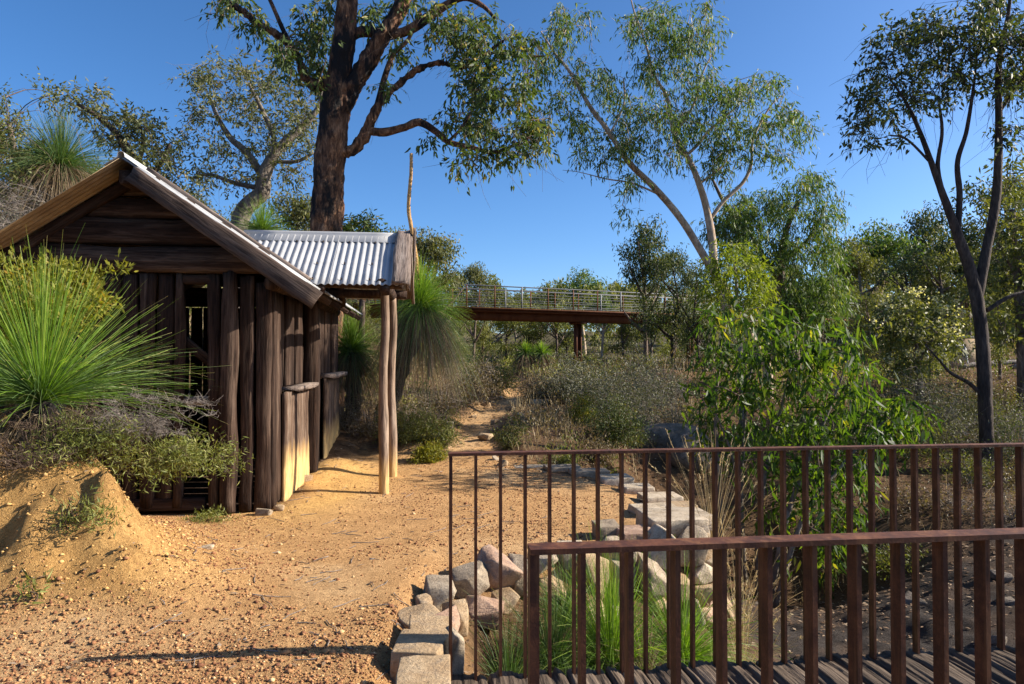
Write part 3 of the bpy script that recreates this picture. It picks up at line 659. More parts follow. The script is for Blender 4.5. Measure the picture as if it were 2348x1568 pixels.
# path border: x, y, w, h, material, distance, depth
for a in [(972, 1585, 112, 100, 'stone_tan', 3.02, .32, 0, .08), (962, 1508, 108, 75, 'stone_tan', 3.42, .30, 0, -.1), (985, 1462, 92, 60, 'stone_tan', 3.72, .26, .05, .1), (968, 1420, 105, 45, 'stone_tan', 4.0, .30, 0, .2),
          (1012, 1436, 66, 80, 'stone_pink', 3.95, .30, .3, .1), (1046, 1512, 42, 120, 'stone_pale', 3.62, .26, .1, .2), (1012, 1362, 76, 76, 'stone_grey', 4.42, .32, .1, .3), (968, 1388, 42, 42, 'stone_tan', 4.25, .2, 0, .2),
          (1080, 1338, 76, 66, 'stone_grey', 4.72, .32, -.2, .1), (1140, 1312, 112, 86, 'stone_pink', 4.95, .40, .15, .1), (1108, 1396, 84, 58, 'stone_pink', 4.55, .3, .1, 0), (1192, 1318, 46, 76, 'stone_grey', 4.98, .3, 0, .2),
          (1040, 1415, 60, 60, 'stone_tan', 4.1, .3, 0, .1), (1150, 1378, 60, 44, 'stone_tan', 4.75, .26, 0, .4)]:
    S(border, a[0], a[1], a[2], a[3], a[4], a[5], a[6], a[7], a[8], boxy=a[1] > 1450 and a[0] < 1020)
for a in [(1245, 1290, 66, 50, 'stone_grey', 5.2, .35), (1262, 1345, 80, 70, 'stone_tan', 5.15, .35), (1350, 1310, 76, 110, 'stone_tan', 5.35, .35), (1310, 1272, 60, 44, 'stone_pale', 5.42, .3), (1412, 1262, 78, 60, 'stone_grey', 5.55, .35),
          (1430, 1325, 80, 84, 'stone_pale', 5.45, .4, .2), (1390, 1216, 52, 34, 'stone_grey', 6.05, .25), (1482, 1318, 96, 80, 'stone_grey', 5.6, .4, .5), (1520, 1268, 88, 92, 'stone_pale', 5.75, .4, .7), (1455, 1235, 76, 44, 'stone_pink', 5.9, .35),
          (1566, 1248, 80, 86, 'stone_grey', 6.0, .4, .1), (1606, 1252, 44, 66, 'stone_tan', 6.15, .3), (1536, 1200, 130, 44, 'stone_pale', 6.25, .5), (1582, 1190, 74, 36, 'stone_pale', 6.5, .4), (1590, 1306, 84, 56, 'stone_pale', 6.0, .4), (1540, 1345, 80, 60, 'stone_tan', 5.8, .4),
          (1602, 1352, 76, 56, 'stone_tan', 5.95, .4), (1618, 1402, 60, 62, 'stone_pink', 5.9, .35), (1560, 1400, 80, 60, 'stone_grey', 5.75, .4), (1500, 1390, 80, 64, 'stone_tan', 5.6, .4), (1420, 1395, 90, 70, 'stone_grey', 5.4, .4), (1340, 1400, 90, 80, 'stone_tan', 5.3, .4), (1655, 1390, 40, 60, 'stone_tan', 6.1, .3), (1622, 1300, 40, 50, 'stone_grey', 6.15, .3),
          (1500, 1172, 96, 24, 'stone_pale', 6.95, .35), (1562, 1164, 62, 20, 'stone_tan', 7.1, .3), (1516, 1146, 84, 22, 'stone_pale', 7.55, .35), (1458, 1124, 72, 22, 'stone_pale', 8.1, .35), (1412, 1104, 70, 24, 'stone_pale', 8.6, .35), (1350, 1086, 80, 18, 'stone_grey', 9.15, .3), (1290, 1077, 78, 18, 'stone_grey', 9.5, .3), (1218, 1075, 74, 14, 'stone_pale', 9.75, .25), (1160, 1078, 40, 10, 'stone_tan', 9.6, .2)]:
    S(wall, *a[:7], tilt=a[7] if len(a) > 7 else 0, rz=.15, boxy=a[3] < 50)
for (x, y, w, h, mt, z, lab) in [(1148, 1066, 34, 16, 'stone_tan', .02, 'small tan stone at the right edge of the far path'), (1188, 990, 30, 30, 'stone_tan', .1, 'upright orange slab of stone beside the far path'),
                                 (1228, 944, 26, 12, 'stone_pale', .2, 'pale stone where the far path bends'), (1252, 948, 18, 16, 'stone_grey', .15, 'small grey stone beside the bend of the far path'),
                                 (700, 1100, 34, 18, 'stone_tan', .06, 'pale flat stone at the foot of the hut door post'), (605, 1172, 36, 16, 'stone_grey', .04, 'grey footing stone under the front corner of the hut'),
                                 (640, 1168, 22, 18, 'stone_tan', .03, 'small tan footing stone beside the corner of the hut'), (475, 1304, 28, 9, 'stone_pale', .01, 'flat pale stone lying in the gravel before the hut'),
                                 (443, 985, 34, 16, 'stone_tan', 1.0, None)]:
    if lab is None: continue
    c = G(x, y, z); m = pxm(c[1]); me = stone_mesh('stone', (w * m * 1.1, w * m * .8, max(.03, h * m * 1.2)), int(x), M[mt])
    o = link('stone', me, None, (c[0], c[1], gz(c[0], c[1]) + h * m * .3)); tag(o, lab, 'stone', 'loose stones')
for (x, Y, w, h, d, lab) in [(1540, 13.5, 1.5, .6, 1.0, 'broad grey granite boulder half buried behind the sapling'), (1580, 12.3, .8, .6, .7, 'dark granite boulder at the left foot of the sapling'), (1480, 15, .8, .35, .7, 'low dark boulder among the grey shrubs')]:
    c = P(x, 900, Y); bv = ICOV * (1 + .30 * fbm(ICOV * 1.3 + x, 4) + .05 * vnoise(ICOV * 7))[:, None]; me = mesh('boulder', bv * A([w, d, h * 1.25]) / 2, [ICOF], M['boulder_dark'], True); o = link('boulder', me, None, (c[0], Y, gz(c[0], Y) + h * .25)); tag(o, lab, 'boulder', 'granite boulders')
# ------------------------------------------------------------------ tree builders
def grow(nodes, targets, r, thick=.010, up=.12, k=5):
    """attach every target to the nearest point of the growing skeleton by a curved twig; returns (N,k,3) paths and radii"""
    nodes = np.asarray(nodes, float); d0 = np.linalg.norm(targets[:, None] - nodes[None], axis=2).min(1)
    order = np.argsort(d0); cap = len(nodes) + len(targets) * 3; pts = np.zeros((cap, 3)); pts[:len(nodes)] = nodes; n = len(nodes)
    paths, rad = [], []; tt = np.linspace(0, 1, k)[:, None]
    for i in order:
        T = targets[i]; d = np.linalg.norm(pts[:n] - T, axis=1); j = np.argmin(d); a = pts[j]; L = d[j]
        mid = (a + T) / 2 + r.normal(0, .13 * L, 3) + A([0, 0, up * L])
        p = a * (1 - tt) ** 2 + 2 * mid * tt * (1 - tt) + T * tt ** 2
        p[1:-1] += r.normal(0, .025 * L, (k - 2, 3))
        paths.append(p); r0 = thick * (.55 + .9 * min(L, 1.6)); rad.append(np.linspace(r0, r0 * .35, k))
        m = p[[k // 2, k - 2, k - 1]]; pts[n:n + 3] = m; n += 3
    return np.stack(paths), np.stack(rad)
def blob_points(blobs, Y, r, spread, dens, void=True):
    """blobs: (cx, cy, rx, ry[, dY]) in measured px at distance Y -> points filling ellipsoids"""
    out = []
    for b in blobs:
        cx, cy, rx, ry = b[:4]; dY = b[4] if len(b) > 4 else 0; n = max(3, int(dens * rx * ry / 1000.0))
        n2 = int(n * 1.75) if void else n
        q = rand_dirs(n2, r) * (r.random((n2, 1)) ** .42); yd = Y + dY + q[:, 1] * spread
        p = np.stack([P(cx + rx * a, cy + ry * c, yy) for (a, _, c), yy in zip(q, yd)])
        if void: p = p[np.argsort(-vnoise(p * (21.0 / Y) + 3.3))[:n]]            # leaves gather in clumps, with gaps between
        out.append(p)
    return np.concatenate(out)
def crown_leaves(pts, n_per, rad, L, W, r, droop=.7, simple=False, flat=.75, jitter=.35):
    n = len(pts) * n_per; c = np.repeat(pts, n_per, 0)
    p = c + np.clip(r.normal(0, 1, (n, 3)), -1.7, 1.7) * rad * A([1, 1, flat]); d = r.normal(0, .55, (n, 3)); d[:, 2] -= droop
    if not simple:                                      # leaves hang along drooping sprays that leave the twig end
        S_ = 5; k = np.arange(n) % n_per; sid = np.repeat(np.arange(len(pts)), n_per) * S_ + k % S_
        sd0 = r.normal(0, 1, (len(pts) * S_, 3)); sd0[:, 2] -= droop * .5; sd0 = unit(sd0); t_ = (r.random(n) ** .8)[:, None]; sl = (rad * 2.5 * (.6 + .6 * r.random(len(pts) * S_)))[sid][:, None]
        p = c + sd0[sid] * t_ * sl - A([0, 0, 1.0]) * (t_ ** 2) * sl * .35 * max(droop, 0) + r.normal(0, .022, (n, 3)); d = d * .8 + sd0[sid] * .5
    ll = L * (1 + jitter * (r.random(n) * 2 - 1)); V, T, Q = leaves(p, d, ll, W * (.75 + .5 * r.random(n)), r, simple)
    per = 4 if simple else 6
    tone = np.repeat(np.clip(.45 + .22 * r.normal(size=len(pts)), 0, 1), n_per)
    return V, T, Q, np.repeat(np.clip(tone + r.normal(0, .2, n), 0, 1), per)
def build_tree(name, label, cat, branches, blobs, Y, bark, leaf, seed, dens=9, n_per=45, rad=.16, L=.11, W=.034, spread=1.2, droop=.7, thick=.010, base=None, bump=.10,
               group=None, twig_mat=None, extra=None, rough_bark=False, slim=1.0, sides=14, bare=0, gspread=None, simple=False):
    r = np.random.default_rng(seed); paths = []
    for br in branches:
        rows = []
        for q in br:
            x, y, rr = q[:3]; dY = q[3] if len(q) > 3 else 0
            rows.append([*P(x, y, Y + dY), rr * slim])
        paths.append(spline(rows, max(8, len(rows) * 5)))
    x0, y0, z0 = paths[0][0, :3]; zg = gz(x0, y0) - .15
    if z0 > zg: paths[0] = np.concatenate([[[x0, y0, zg, paths[0][0, 3] * 1.15]], paths[0]])        # carry the trunk down into the ground
    b0 = paths[0][0, :3] if base is None else A(base)
    root = thing(name, label, cat, b0, 0, group)
    mb = MB(); nodes = []
    for i, s in enumerate(paths):
        big = s[0, 3] > .12
        hi = rough_bark and s[0, 3] > .11
        if i == 0 and big or hi: s = spline(s, len(s) * (5 if hi else 4))
        V, T, Q = tube(s[:, :3], s[:, 3], 48 if hi else 28 if (i == 0 and big) else sides, bump, 3.2 if big else 5, seed)
        if hi:                                          # fissured bark: plates stand proud of vertical cracks
            m_ = len(s) * 48; cen = np.repeat(s[:, :3], 48, 0); dd = unit(V[:m_] - cen); q = V[:m_] * A([11, 11, 3.2])
            V[:m_] += dd * (.030 * (.5 - np.abs(vnoise(q)) * 1.6) + .014 * vnoise(q * A([2.6, 2.6, 3]) + 5))[:, None]
        mb.add(V, T, Q); nodes.append(s[(2 if i else len(s) // 3):, :3])
    link('trunk', mb.mesh('trunk', M[bark], True, b0), root)
    pts = blob_points(blobs, Y, r, spread, dens)
    tp, tr = grow(np.concatenate(nodes), pts, r, thick)
    tw = MB(); V, Q = tubes_batch(tp, tr, 4); tw.add(V, None, Q)
    if bare:                                            # fine leafless twiglets
        c = pts[r.integers(0, len(pts), bare)]; d = rand_dirs(bare, r); d[:, 2] -= .25; tt = np.linspace(0, 1, 4)[None, :, None]
        q = c[:, None] + d[:, None] * tt * (.25 + .55 * r.random((bare, 1, 1))) + r.normal(0, .07, (bare, 4, 3)) * tt - A([0, 0, .22]) * tt ** 2
        V, Q = tubes_batch(q, np.tile(np.linspace(.005, .002, 4), (bare, 1)), 3); tw.add(V, None, Q)
    link('twigs', tw.mesh('twigs', M[twig_mat or bark], True, b0), root)['kind'] = 'stuff'
    V, T, Q, R = crown_leaves(pts, n_per, rad, L, W, r, droop, simple)
    cm = MB(); cm.add(V, T, Q, R); o = link('crown', cm.mesh('crown', M[leaf], False, b0), root)
    return root, pts

# the big fire-scarred marri behind the porch
AY = 13.0
build_tree('marri_tree', 'huge fire-scarred tree with black and brown bark rising behind the porch roof', 'tree',
    [[(738, 1010, .42), (741, 700, .37), (745, 560, .335), (752, 440, .30), (762, 330, .28), (770, 240, .285), (779, 160, .23), (792, 70, .215), (800, -60, .20), (806, -220, .16)],
     [(775, 262, .20), (802, 212, .185), (838, 150, .18), (872, 92, .165), (910, 32, .15), (945, -40, .13), (985, -130, .10)],
     [(766, 350, .12), (800, 347, .12), (826, 328, .115), (842, 298, .105), (866, 246, .082), (905, 202, .068), (958, 160, .06), (1010, 144, .05), (1062, 155, .04), (1105, 128, .028), (1160, 90, .018)],
     [(860, 260, .06), (880, 185, .062), (902, 125, .05), (935, 92, .04), (965, 30, .03)],
     [(846, 300, .085), (880, 303, .085), (928, 292, .078), (962, 280, .078), (1000, 302, .068), (1030, 326, .06), (1082, 338, .05), (1130, 350, .04), (1172, 335, .028), (1214, 315, .018)],
     [(1030, 322, .03), (1060, 292, .03), (1085, 250, .025), (1110, 225, .02)],
     [(762, 190, .12), (724, 196, .10), (702, 180, .095), (690, 150, .088), (672, 112, .082), (640, 82, .078), (592, 54, .07), (552, 22, .06), (512, 0, .04), (470, -18, .025)],
     [(672, 110, .045), (650, 70, .045), (628, 20, .04), (610, -20, .03)],
     [(792, 90, .11), (832, 72, .11), (900, 80, .10), (950, 62, .095), (1000, 26, .085), (1060, -5, .07), (1105, 12, .05), (1135, 42, .03)],
     [(1100, 130, .03), (1140, 120, .028), (1190, 130, .02), (1250, 128, .014)]],
    [(540, 12, 60, 34), (600, 60, 40, 30), (650, 110, 46, 60), (705, 60, 56, 60), (690, 170, 28, 32), (738, 178, 26, 34), (740, 110, 26, 60), (860, 40, 46, 36), (915, 110, 40, 26), (890, 170, 16, 30),
     (1010, 45, 60, 40), (1090, 60, 80, 50), (1120, 140, 62, 50), (1060, 110, 40, 40), (1085, 205, 56, 50), (1150, 215, 60, 50), (1030, 260, 22, 40), (1075, 270, 40, 36), (1140, 290, 60, 44), (1095, 352, 44, 34), (1165, 345, 46, 34),
     (1210, 270, 58, 44), (1245, 300, 44, 40), (1185, 90, 50, 40), (1050, 380, 18, 16), (960, 10, 60, 26), (760, 10, 34, 26), (1190, 190, 40, 34), (990, 320, 14, 16)],
    AY, 'bark_marri', 'leaf_marri', 21, rough_bark=True, slim=.94, dens=7.2, n_per=30, rad=.135, L=.125, W=.040, spread=1.3, droop=.9, bare=500, twig_mat='bark_brown', bump=.16)
# crooked tree behind the hut roof
build_tree('crooked_tree', 'crooked grey-barked tree with bent trunk rising behind the hut roof', 'tree',
    [[(540, 640, .28), (546, 540, .24), (556, 490, .23), (578, 462, .21), (602, 440, .20), (608, 395, .18), (640, 340, .125), (690, 292, .10), (728, 250, .07), (740, 200, .04)],
     [(606, 410, .11), (566, 350, .10), (530, 318, .08), (500, 270, .06), (480, 220, .04)], [(610, 385, .09), (628, 320, .07), (600, 250, .055), (570, 190, .04)],
     [(590, 430, .07), (540, 420, .06), (480, 400, .045), (440, 410, .03)], [(620, 370, .06), (680, 370, .05), (720, 350, .03)]],
    [(470, 190, 52, 50), (540, 160, 56, 34), (620, 190, 60, 44), (690, 240, 50, 50), (450, 260, 40, 36), (540, 250, 80, 44), (640, 290, 80, 44), (500, 330, 44, 30), (590, 350, 60, 36), (480, 400, 50, 34), (700, 330, 40, 40), (690, 410, 40, 36), (430, 300, 24, 24), (560, 410, 50, 24)],
    18.0, 'bark_grey', 'leaf_grey', 33, dens=9.5, n_per=30, rad=.19, L=.12, W=.04, spread=1.8, droop=.4, bare=260)
build_tree('spreading_tree', 'spreading tree with thin dark limbs standing behind the apex of the hut roof', 'tree',
    [[(345, 560, .16), (335, 460, .15), (322, 400, .13), (300, 355, .10), (262, 300, .08), (225, 268, .06), (180, 240, .04)], [(330, 420, .07), (372, 370, .06), (390, 330, .04)], [(315, 385, .06), (330, 320, .05), (310, 270, .03)]],
    [(150, 222, 40, 24), (200, 235, 50, 34), (255, 262, 46, 30), (320, 275, 56, 34), (365, 320, 44, 44), (290, 320, 60, 34), (330, 370, 70, 34), (395, 390, 26, 40), (240, 310, 40, 26), (420, 330, 20, 20)],
    17.0, 'bark_dark', 'leaf_grey', 35, dens=10, n_per=30, rad=.18, L=.12, W=.04, spread=1.8, droop=.4, bare=120)
build_tree('leafy_shrub', 'tall olive-green bushy shrub at the left edge above the hut', 'shrub',
    [[(60, 620, .08), (55, 480, .07), (40, 380, .05), (20, 280, .03)], [(56, 470, .04), (90, 380, .03), (100, 320, .02)]],
    [(20, 300, 60, 60), (60, 380, 60, 60), (5, 230, 14, 26), (95, 345, 34, 36), (30, 440, 60, 40), (-40, 360, 60, 100), (108, 215, 6, 12)],
    9.5, 'bark_brown', 'leaf_olive', 36, dens=9, n_per=45, rad=.13, L=.055, W=.02, spread=.8, droop=-.1, bare=150)
# pale-trunked gum
build_tree('pale_gum_tree', 'tall gum tree with smooth pale leaning trunks and drooping leaves, centre right', 'tree',
    [[(1760, 850, .19), (1690, 715, .175), (1620, 597, .155), (1562, 503, .14), (1502, 432, .13), (1442, 372, .115), (1396, 302, .10), (1350, 240, .085), (1312, 172, .065), (1272, 122, .045), (1240, 72, .025)],
     [(1680, 760, .18), (1642, 640, .17), (1632, 545, .16), (1618, 470, .14), (1596, 402, .12), (1572, 352, .10), (1546, 310, .085), (1530, 225, .07), (1500, 172, .055), (1480, 100, .045), (1452, 20, .03), (1440, -40, .02)],
     [(1626, 506, .08), (1660, 460, .08), (1702, 420, .072), (1722, 378, .06), (1727, 318, .048), (1762, 250, .035), (1790, 220, .02)],
     [(1574, 356, .065), (1602, 330, .058), (1625, 300, .05), (1662, 268, .035), (1700, 236, .02)], [(1545, 312, .06), (1590, 240, .05), (1610, 170, .035), (1640, 110, .02)],
     [(1510, 445, .045), (1450, 420, .035), (1390, 410, .025), (1330, 395, .015), (1290, 390, .008)], [(1400, 305, .05), (1430, 240, .04), (1430, 180, .03)], [(1605, 420, .05), (1640, 395, .045), (1665, 370, .02)]],
    [(1300, 50, 60, 50), (1262, 130, 46, 50), (1320, 160, 40, 40), (1390, 190, 56, 44), (1430, 240, 44, 44), (1340, 280, 50, 40), (1390, 330, 60, 40), (1450, 320, 50, 40), (1330, 350, 30, 24), (1500, 40, 70, 44), (1450, 70, 36, 40), (1560, 90, 60, 50), (1610, 60, 46, 40), (1520, 150, 60, 44), (1590, 180, 60, 50),
     (1500, 240, 56, 44), (1560, 270, 60, 44), (1620, 270, 60, 44), (1660, 200, 50, 40), (1710, 210, 46, 40), (1760, 190, 40, 34), (1800, 260, 50, 44), (1740, 290, 60, 40), (1840, 285, 28, 30), (1670, 330, 60, 40), (1760, 350, 60, 30), (1440, 410, 34, 34), (1650, 370, 46, 30), (1540, 340, 60, 30), (1280, 220, 24, 40), (1610, 10, 30, 20), (1430, 470, 14, 22)],
    17.0, 'bark_pale', 'leaf_gum', 41, slim=.62, dens=9.5, n_per=36, rad=.18, L=.14, W=.029, spread=1.8, droop=1.1, bare=420, bump=.05)
build_tree('weeping_gum_tree', 'dense weeping gum tree to the right behind the pale-trunked gum', 'tree',
    [[(1830, 900, .15), (1815, 760, .14), (1790, 640, .12), (1800, 540, .09), (1830, 460, .05)], [(1795, 660, .07), (1740, 570, .06), (1700, 500, .04)], [(1800, 600, .06), (1860, 540, .05), (1890, 480, .03)], [(1720, 600, .07), (1692, 545, .07), (1684, 505, .065), (1655, 455, .05), (1632, 408, .035)]],
    [(1850, 420, 50, 34), (1890, 480, 50, 44), (1800, 470, 56, 44), (1740, 500, 56, 50), (1690, 470, 56, 44), (1890, 560, 50, 50), (1820, 560, 60, 44), (1760, 590, 60, 44), (1910, 640, 36, 50), (1850, 640, 60, 44), (1920, 700, 30, 44), (1860, 710, 60, 40), (1700, 560, 50, 40), (1800, 700, 60, 40), (1640, 520, 40, 40)],
    20.0, 'bark_brown', 'leaf_gum', 43, dens=19, n_per=38, rad=.20, L=.15, W=.028, spread=2.0, droop=1.2, bare=150)
# dark tree at the right edge
build_tree('dark_trunk_tree', 'dark slender-trunked tree forking near the right edge, rounded crown overhead', 'tree',
    [[(2264, 1110, .20), (2262, 1010, .165), (2256, 850, .155), (2245, 720, .15), (2226, 625, .135), (2190, 522, .105), (2160, 442, .085), (2135, 372, .068), (2108, 300, .05), (2078, 236, .035), (2040, 180, .02)],
     [(2240, 690, .12), (2258, 590, .115), (2284, 450, .10), (2290, 300, .085), (2290, 150, .07), (2312, 30, .045), (2320, -60, .03)],
     [(2196, 535, .075), (2200, 445, .068), (2195, 372, .06), (2216, 300, .048), (2232, 200, .036), (2240, 120, .02)], [(2162, 446, .055), (2150, 380, .05), (2160, 300, .04), (2150, 220, .028)],
     [(2262, 712, .055), (2310, 682, .05), (2352, 668, .045), (2430, 640, .03)], [(2258, 915, .06), (2224, 880, .048), (2180, 855, .038), (2150, 822, .026), (2120, 790, .015)], [(2140, 380, .03), (2080, 320, .028), (2040, 310, .018)], [(2290, 260, .04), (2330, 200, .035), (2370, 150, .02)]],
    [(2010, 150, 50, 44), (1985, 220, 44, 46), (1965, 280, 34, 40), (2060, 90, 60, 44), (2080, 170, 54, 40), (2030, 260, 34, 34), (2120, 60, 56, 40), (2150, 130, 56, 40), (2100, 240, 46, 30), (2200, 70, 60, 50), (2210, 170, 50, 44), (2170, 220, 40, 30), (2270, 100, 56, 54), (2320, 70, 50, 60), (2300, 200, 56, 60), (2370, 150, 60, 90), (2060, 300, 26, 14), (2250, 10, 80, 40), (2010, 330, 20, 10), (2300, 300, 40, 30), (2400, 60, 50, 70)],
    11.5, 'bark_dark', 'leaf_dark', 47, slim=.68, dens=6.5, n_per=28, rad=.125, L=.10, W=.036, spread=1.3, droop=.5, bare=700, thick=.008)
build_tree('leafy_tree', 'leafy yellow-green tree at the right edge behind the dark trunk', 'tree',
    [[(2345, 900, .10), (2340, 720, .09), (2330, 600, .07), (2320, 480, .05)], [(2336, 640, .04), (2290, 560, .03), (2270, 500, .02)]],
    [(2320, 400, 46, 44), (2330, 480, 50, 50), (2270, 470, 36, 44), (2340, 570, 50, 50), (2280, 560, 36, 40), (2320, 650, 50, 40), (2310, 740, 56, 44), (2400, 600, 60, 160), (2240, 640, 30, 50), (2480, 450, 80, 90), (2580, 520, 90, 110), (2680, 600, 90, 110), (2500, 650, 90, 90)],
    14.0, 'bark_brown', 'leaf_olive', 49, dens=6, n_per=34, rad=.18, L=.12, W=.04, spread=1.5, droop=.5, bare=200)
# young gum sapling clump in the gully, its stems and big hanging leaves
SB = P(1740, 1000, 9.3); SB[2] = gz(SB[0], SB[1]) - .05
def gb(x, Y): q = P(x, 1000, Y); q[2] = gz(q[0], Y) - .06; return q
sap_st = []
for (x0, Y0, tips) in [(1655, 9.5, [(1650, 1100, .02), (1640, 950, .016), (1655, 800, .010), (1668, 730, .006)]), (1705, 9.7, [(1700, 1150, .02), (1705, 1000, .016), (1720, 860, .012), (1760, 740, .006)]), (1735, 9.4, [(1740, 1200, .026), (1762, 1050, .02), (1800, 900, .014), (1830, 760, .007)]),
                       (1760, 9.2, [(1800, 1200, .026), (1850, 1060, .02), (1905, 930, .014), (1950, 810, .007)]), (1770, 9.1, [(1840, 1190, .022), (1920, 1080, .016), (2010, 980, .011), (2085, 930, .006)]), (1690, 9.3, [(1690, 1180, .016), (1680, 1050, .012), (1620, 900, .006)])]:
    q = gb(x0, Y0); v_ = [(x0, None, .028)] ; sap_st.append((q, Y0, tips))
def sapling():
    r = np.random.default_rng(51); root = thing('gum_sapling', 'bushy young gum with large glossy green leaves in the gully behind the railing', 'sapling', SB)
    mb = MB(); nodes = []
    for q, Y0, tips in sap_st:
        rows = [[*q, .042]] + [[*P(x, y, Y0 + .15 * (k - 1)), rr * 1.4] for k, (x, y, rr) in enumerate(tips)]
        s = spline(rows, 26); V, T, Q = tube(s[:, :3], s[:, 3], 8, .08, 6, Y0); mb.add(V, T, Q); nodes.append(s[6:, :3])
    link('stems', mb.mesh('stems', M['bark_grey'], True, SB), root)
    bl = [(1690, 745, 70, 36), (1640, 800, 44, 44), (1720, 810, 60, 44), (1790, 760, 60, 40), (1850, 790, 60, 44), (1920, 800, 60, 44), (1960, 860, 56, 44), (1650, 880, 46, 40), (1730, 890, 60, 44), (1810, 870, 60, 44), (1890, 890, 60, 44), (1990, 920, 60, 40), (2050, 930, 46, 36), (2090, 970, 34, 30),
          (1650, 960, 40, 34), (1720, 970, 50, 36), (1800, 970, 60, 40), (1880, 980, 60, 40), (1960, 990, 60, 36), (2040, 1000, 50, 30), (1700, 1040, 40, 30), (1780, 1060, 50, 36), (1860, 1070, 60, 40), (1930, 1070, 50, 36), (2000, 1050, 36, 30), (1830, 1140, 56, 36), (1900, 1150, 56, 40), (1960, 1130, 36, 30), (1860, 1220, 44, 36), (1930, 1220, 40, 34), (1780, 1160, 34, 30), (1960, 1190, 30, 30), (1890, 1280, 20, 30), (1620, 1010, 18, 30), (1600, 900, 24, 60), (1960, 760, 30, 24), (1650, 720, 40, 24), (1760, 715, 40, 24), (1860, 740, 40, 20), (2110, 960, 20, 24)]
    pts = blob_points(bl, 9.2, r, 1.2, 4.6); tp, tr = grow(np.concatenate(nodes), pts, r, .009)
    V, Q = tubes_batch(tp, tr, 4); tw = MB(); tw.add(V, None, Q); link('twigs', tw.mesh('twigs', M['bark_brown'], True, SB), root)['kind'] = 'stuff'
    V, T, Q, R = crown_leaves(pts, 19, .135, .15, .035, r, 1.0, jitter=.6)
    cm = MB(); cm.add(V, T, Q, R); link('crown', cm.mesh('crown', M['leaf_sapling'], False, SB), root)
sapling()
build_tree('bright_gum_bush', 'bright yellow-green young gum crown in front of the pale-trunked gum', 'tree',
    [[(1700, 900, .05), (1695, 760, .045), (1690, 680, .035), (1685, 610, .02)]],
    [(1660, 610, 44, 36), (1720, 620, 44, 40), (1690, 575, 40, 26), (1640, 660, 40, 34), (1720, 680, 44, 34), (1680, 720, 46, 30), (1745, 650, 20, 30)],
    14.0, 'bark_grey', 'leaf_bright', 53, dens=15, n_per=40, rad=.15, L=.11, W=.026, spread=1.0, droop=.7)
rt, fp = build_tree('flowering_gum', 'gum with clusters of cream blossom left of the dark trunk', 'tree',
    [[(2110, 960, .07), (2105, 850, .06), (2095, 770, .045), (2080, 710, .03)], [(2104, 830, .03), (2150, 760, .025), (2170, 720, .015)]],
    [(2050, 720, 40, 30), (2100, 700, 50, 28), (2160, 720, 44, 30), (2060, 770, 44, 30), (2130, 770, 50, 30), (2180, 770, 30, 30), (2020, 750, 26, 24), (2090, 830, 60, 30)],
    13.0, 'bark_brown', 'leaf_olive', 55, dens=12, n_per=34, rad=.14, L=.10, W=.036, spread=1.1, droop=.5)
r = np.random.default_rng(3); top = fp[np.argsort(-fp[:, 2])[:110]]
c = np.repeat(top, 14, 0) + r.normal(0, .05, (110 * 14, 3)) + A([-.0, -.08, .12]); fm = MB(); V, T, Q = leaves(c, rand_dirs(len(c), r), .05, .04, r, True); fm.add(V, T, Q, np.repeat(r.random(len(c)), 4))
bb = Vector(rt.location); link('blossom', fm.mesh('blossom', M['flower'], False, bb), rt)['kind'] = 'stuff'
build_tree('round_bush_tree', 'small leafy tree crown peeping over the porch ridge beside the big trunk', 'tree',
    [[(830, 700, .06), (828, 600, .05), (825, 530, .03)]], [(800, 512, 26, 18), (845, 505, 26, 22), (862, 522, 12, 16), (825, 530, 40, 16)], 15.0, 'bark_brown', 'leaf_marri', 57, dens=26, n_per=24, rad=.14, L=.13, W=.034, spread=.7, droop=.6)

# ------------------------------------------------------------------ grass trees, tussocks
def needles(c, n, L, w, el_lo, el_hi, droop, r, k=6, az=None, power=1.0, core=.05):
    el = np.radians(el_lo + (el_hi - el_lo) * r.random(n) ** power); tuft = np.radians(r.normal(0, 1, (70, 2)) * 40)[r.integers(0, 70, n)] * .12
    el = el + tuft[:, 1] * 1.2; a = (np.floor(r.random(n) * 46) / 46 * 2 * math.pi + r.normal(0, .07, n)) if az is None else az[0] + (az[1] - az[0]) * r.random(n)
    d = np.stack([np.cos(el) * np.cos(a), np.cos(el) * np.sin(a), np.sin(el)], 1); LL = L * (.7 + .45 * r.random(n))
    t_ = np.linspace(0, 1, k)[None, :, None]; dr = droop * (.5 + r.random((n, 1, 1))) * (.35 + np.cos(el))[:, None, None]
    p = A(c) + d[:, None] * core + d[:, None] * t_ * LL[:, None, None] - A([0, 0, 1.0]) * dr * LL[:, None, None] * t_ ** 2
    p = p + r.normal(0, .035, (n, 1, 3)) * t_ ** 2 * LL[:, None, None] + (r.random((n, 1, 1)) < .05) * r.normal(0, .25, (n, 1, 3)) * np.maximum(0, t_ - .55) * LL[:, None, None]
    side = unit(np.cross(d, rand_dirs(n, r)))[:, None]
    W = w * np.linspace(1, .35, k)[None] * (.7 + .6 * r.random((n, 1)))
    V, Q = ribbons(p, W, side); tone = np.clip(r.normal(.42, .2, n), 0, .86)[:, None] + np.linspace(0, 1, k)[None] ** 6 * .4; return V, Q, np.repeat(np.clip(tone, 0, 1).ravel(), 2)
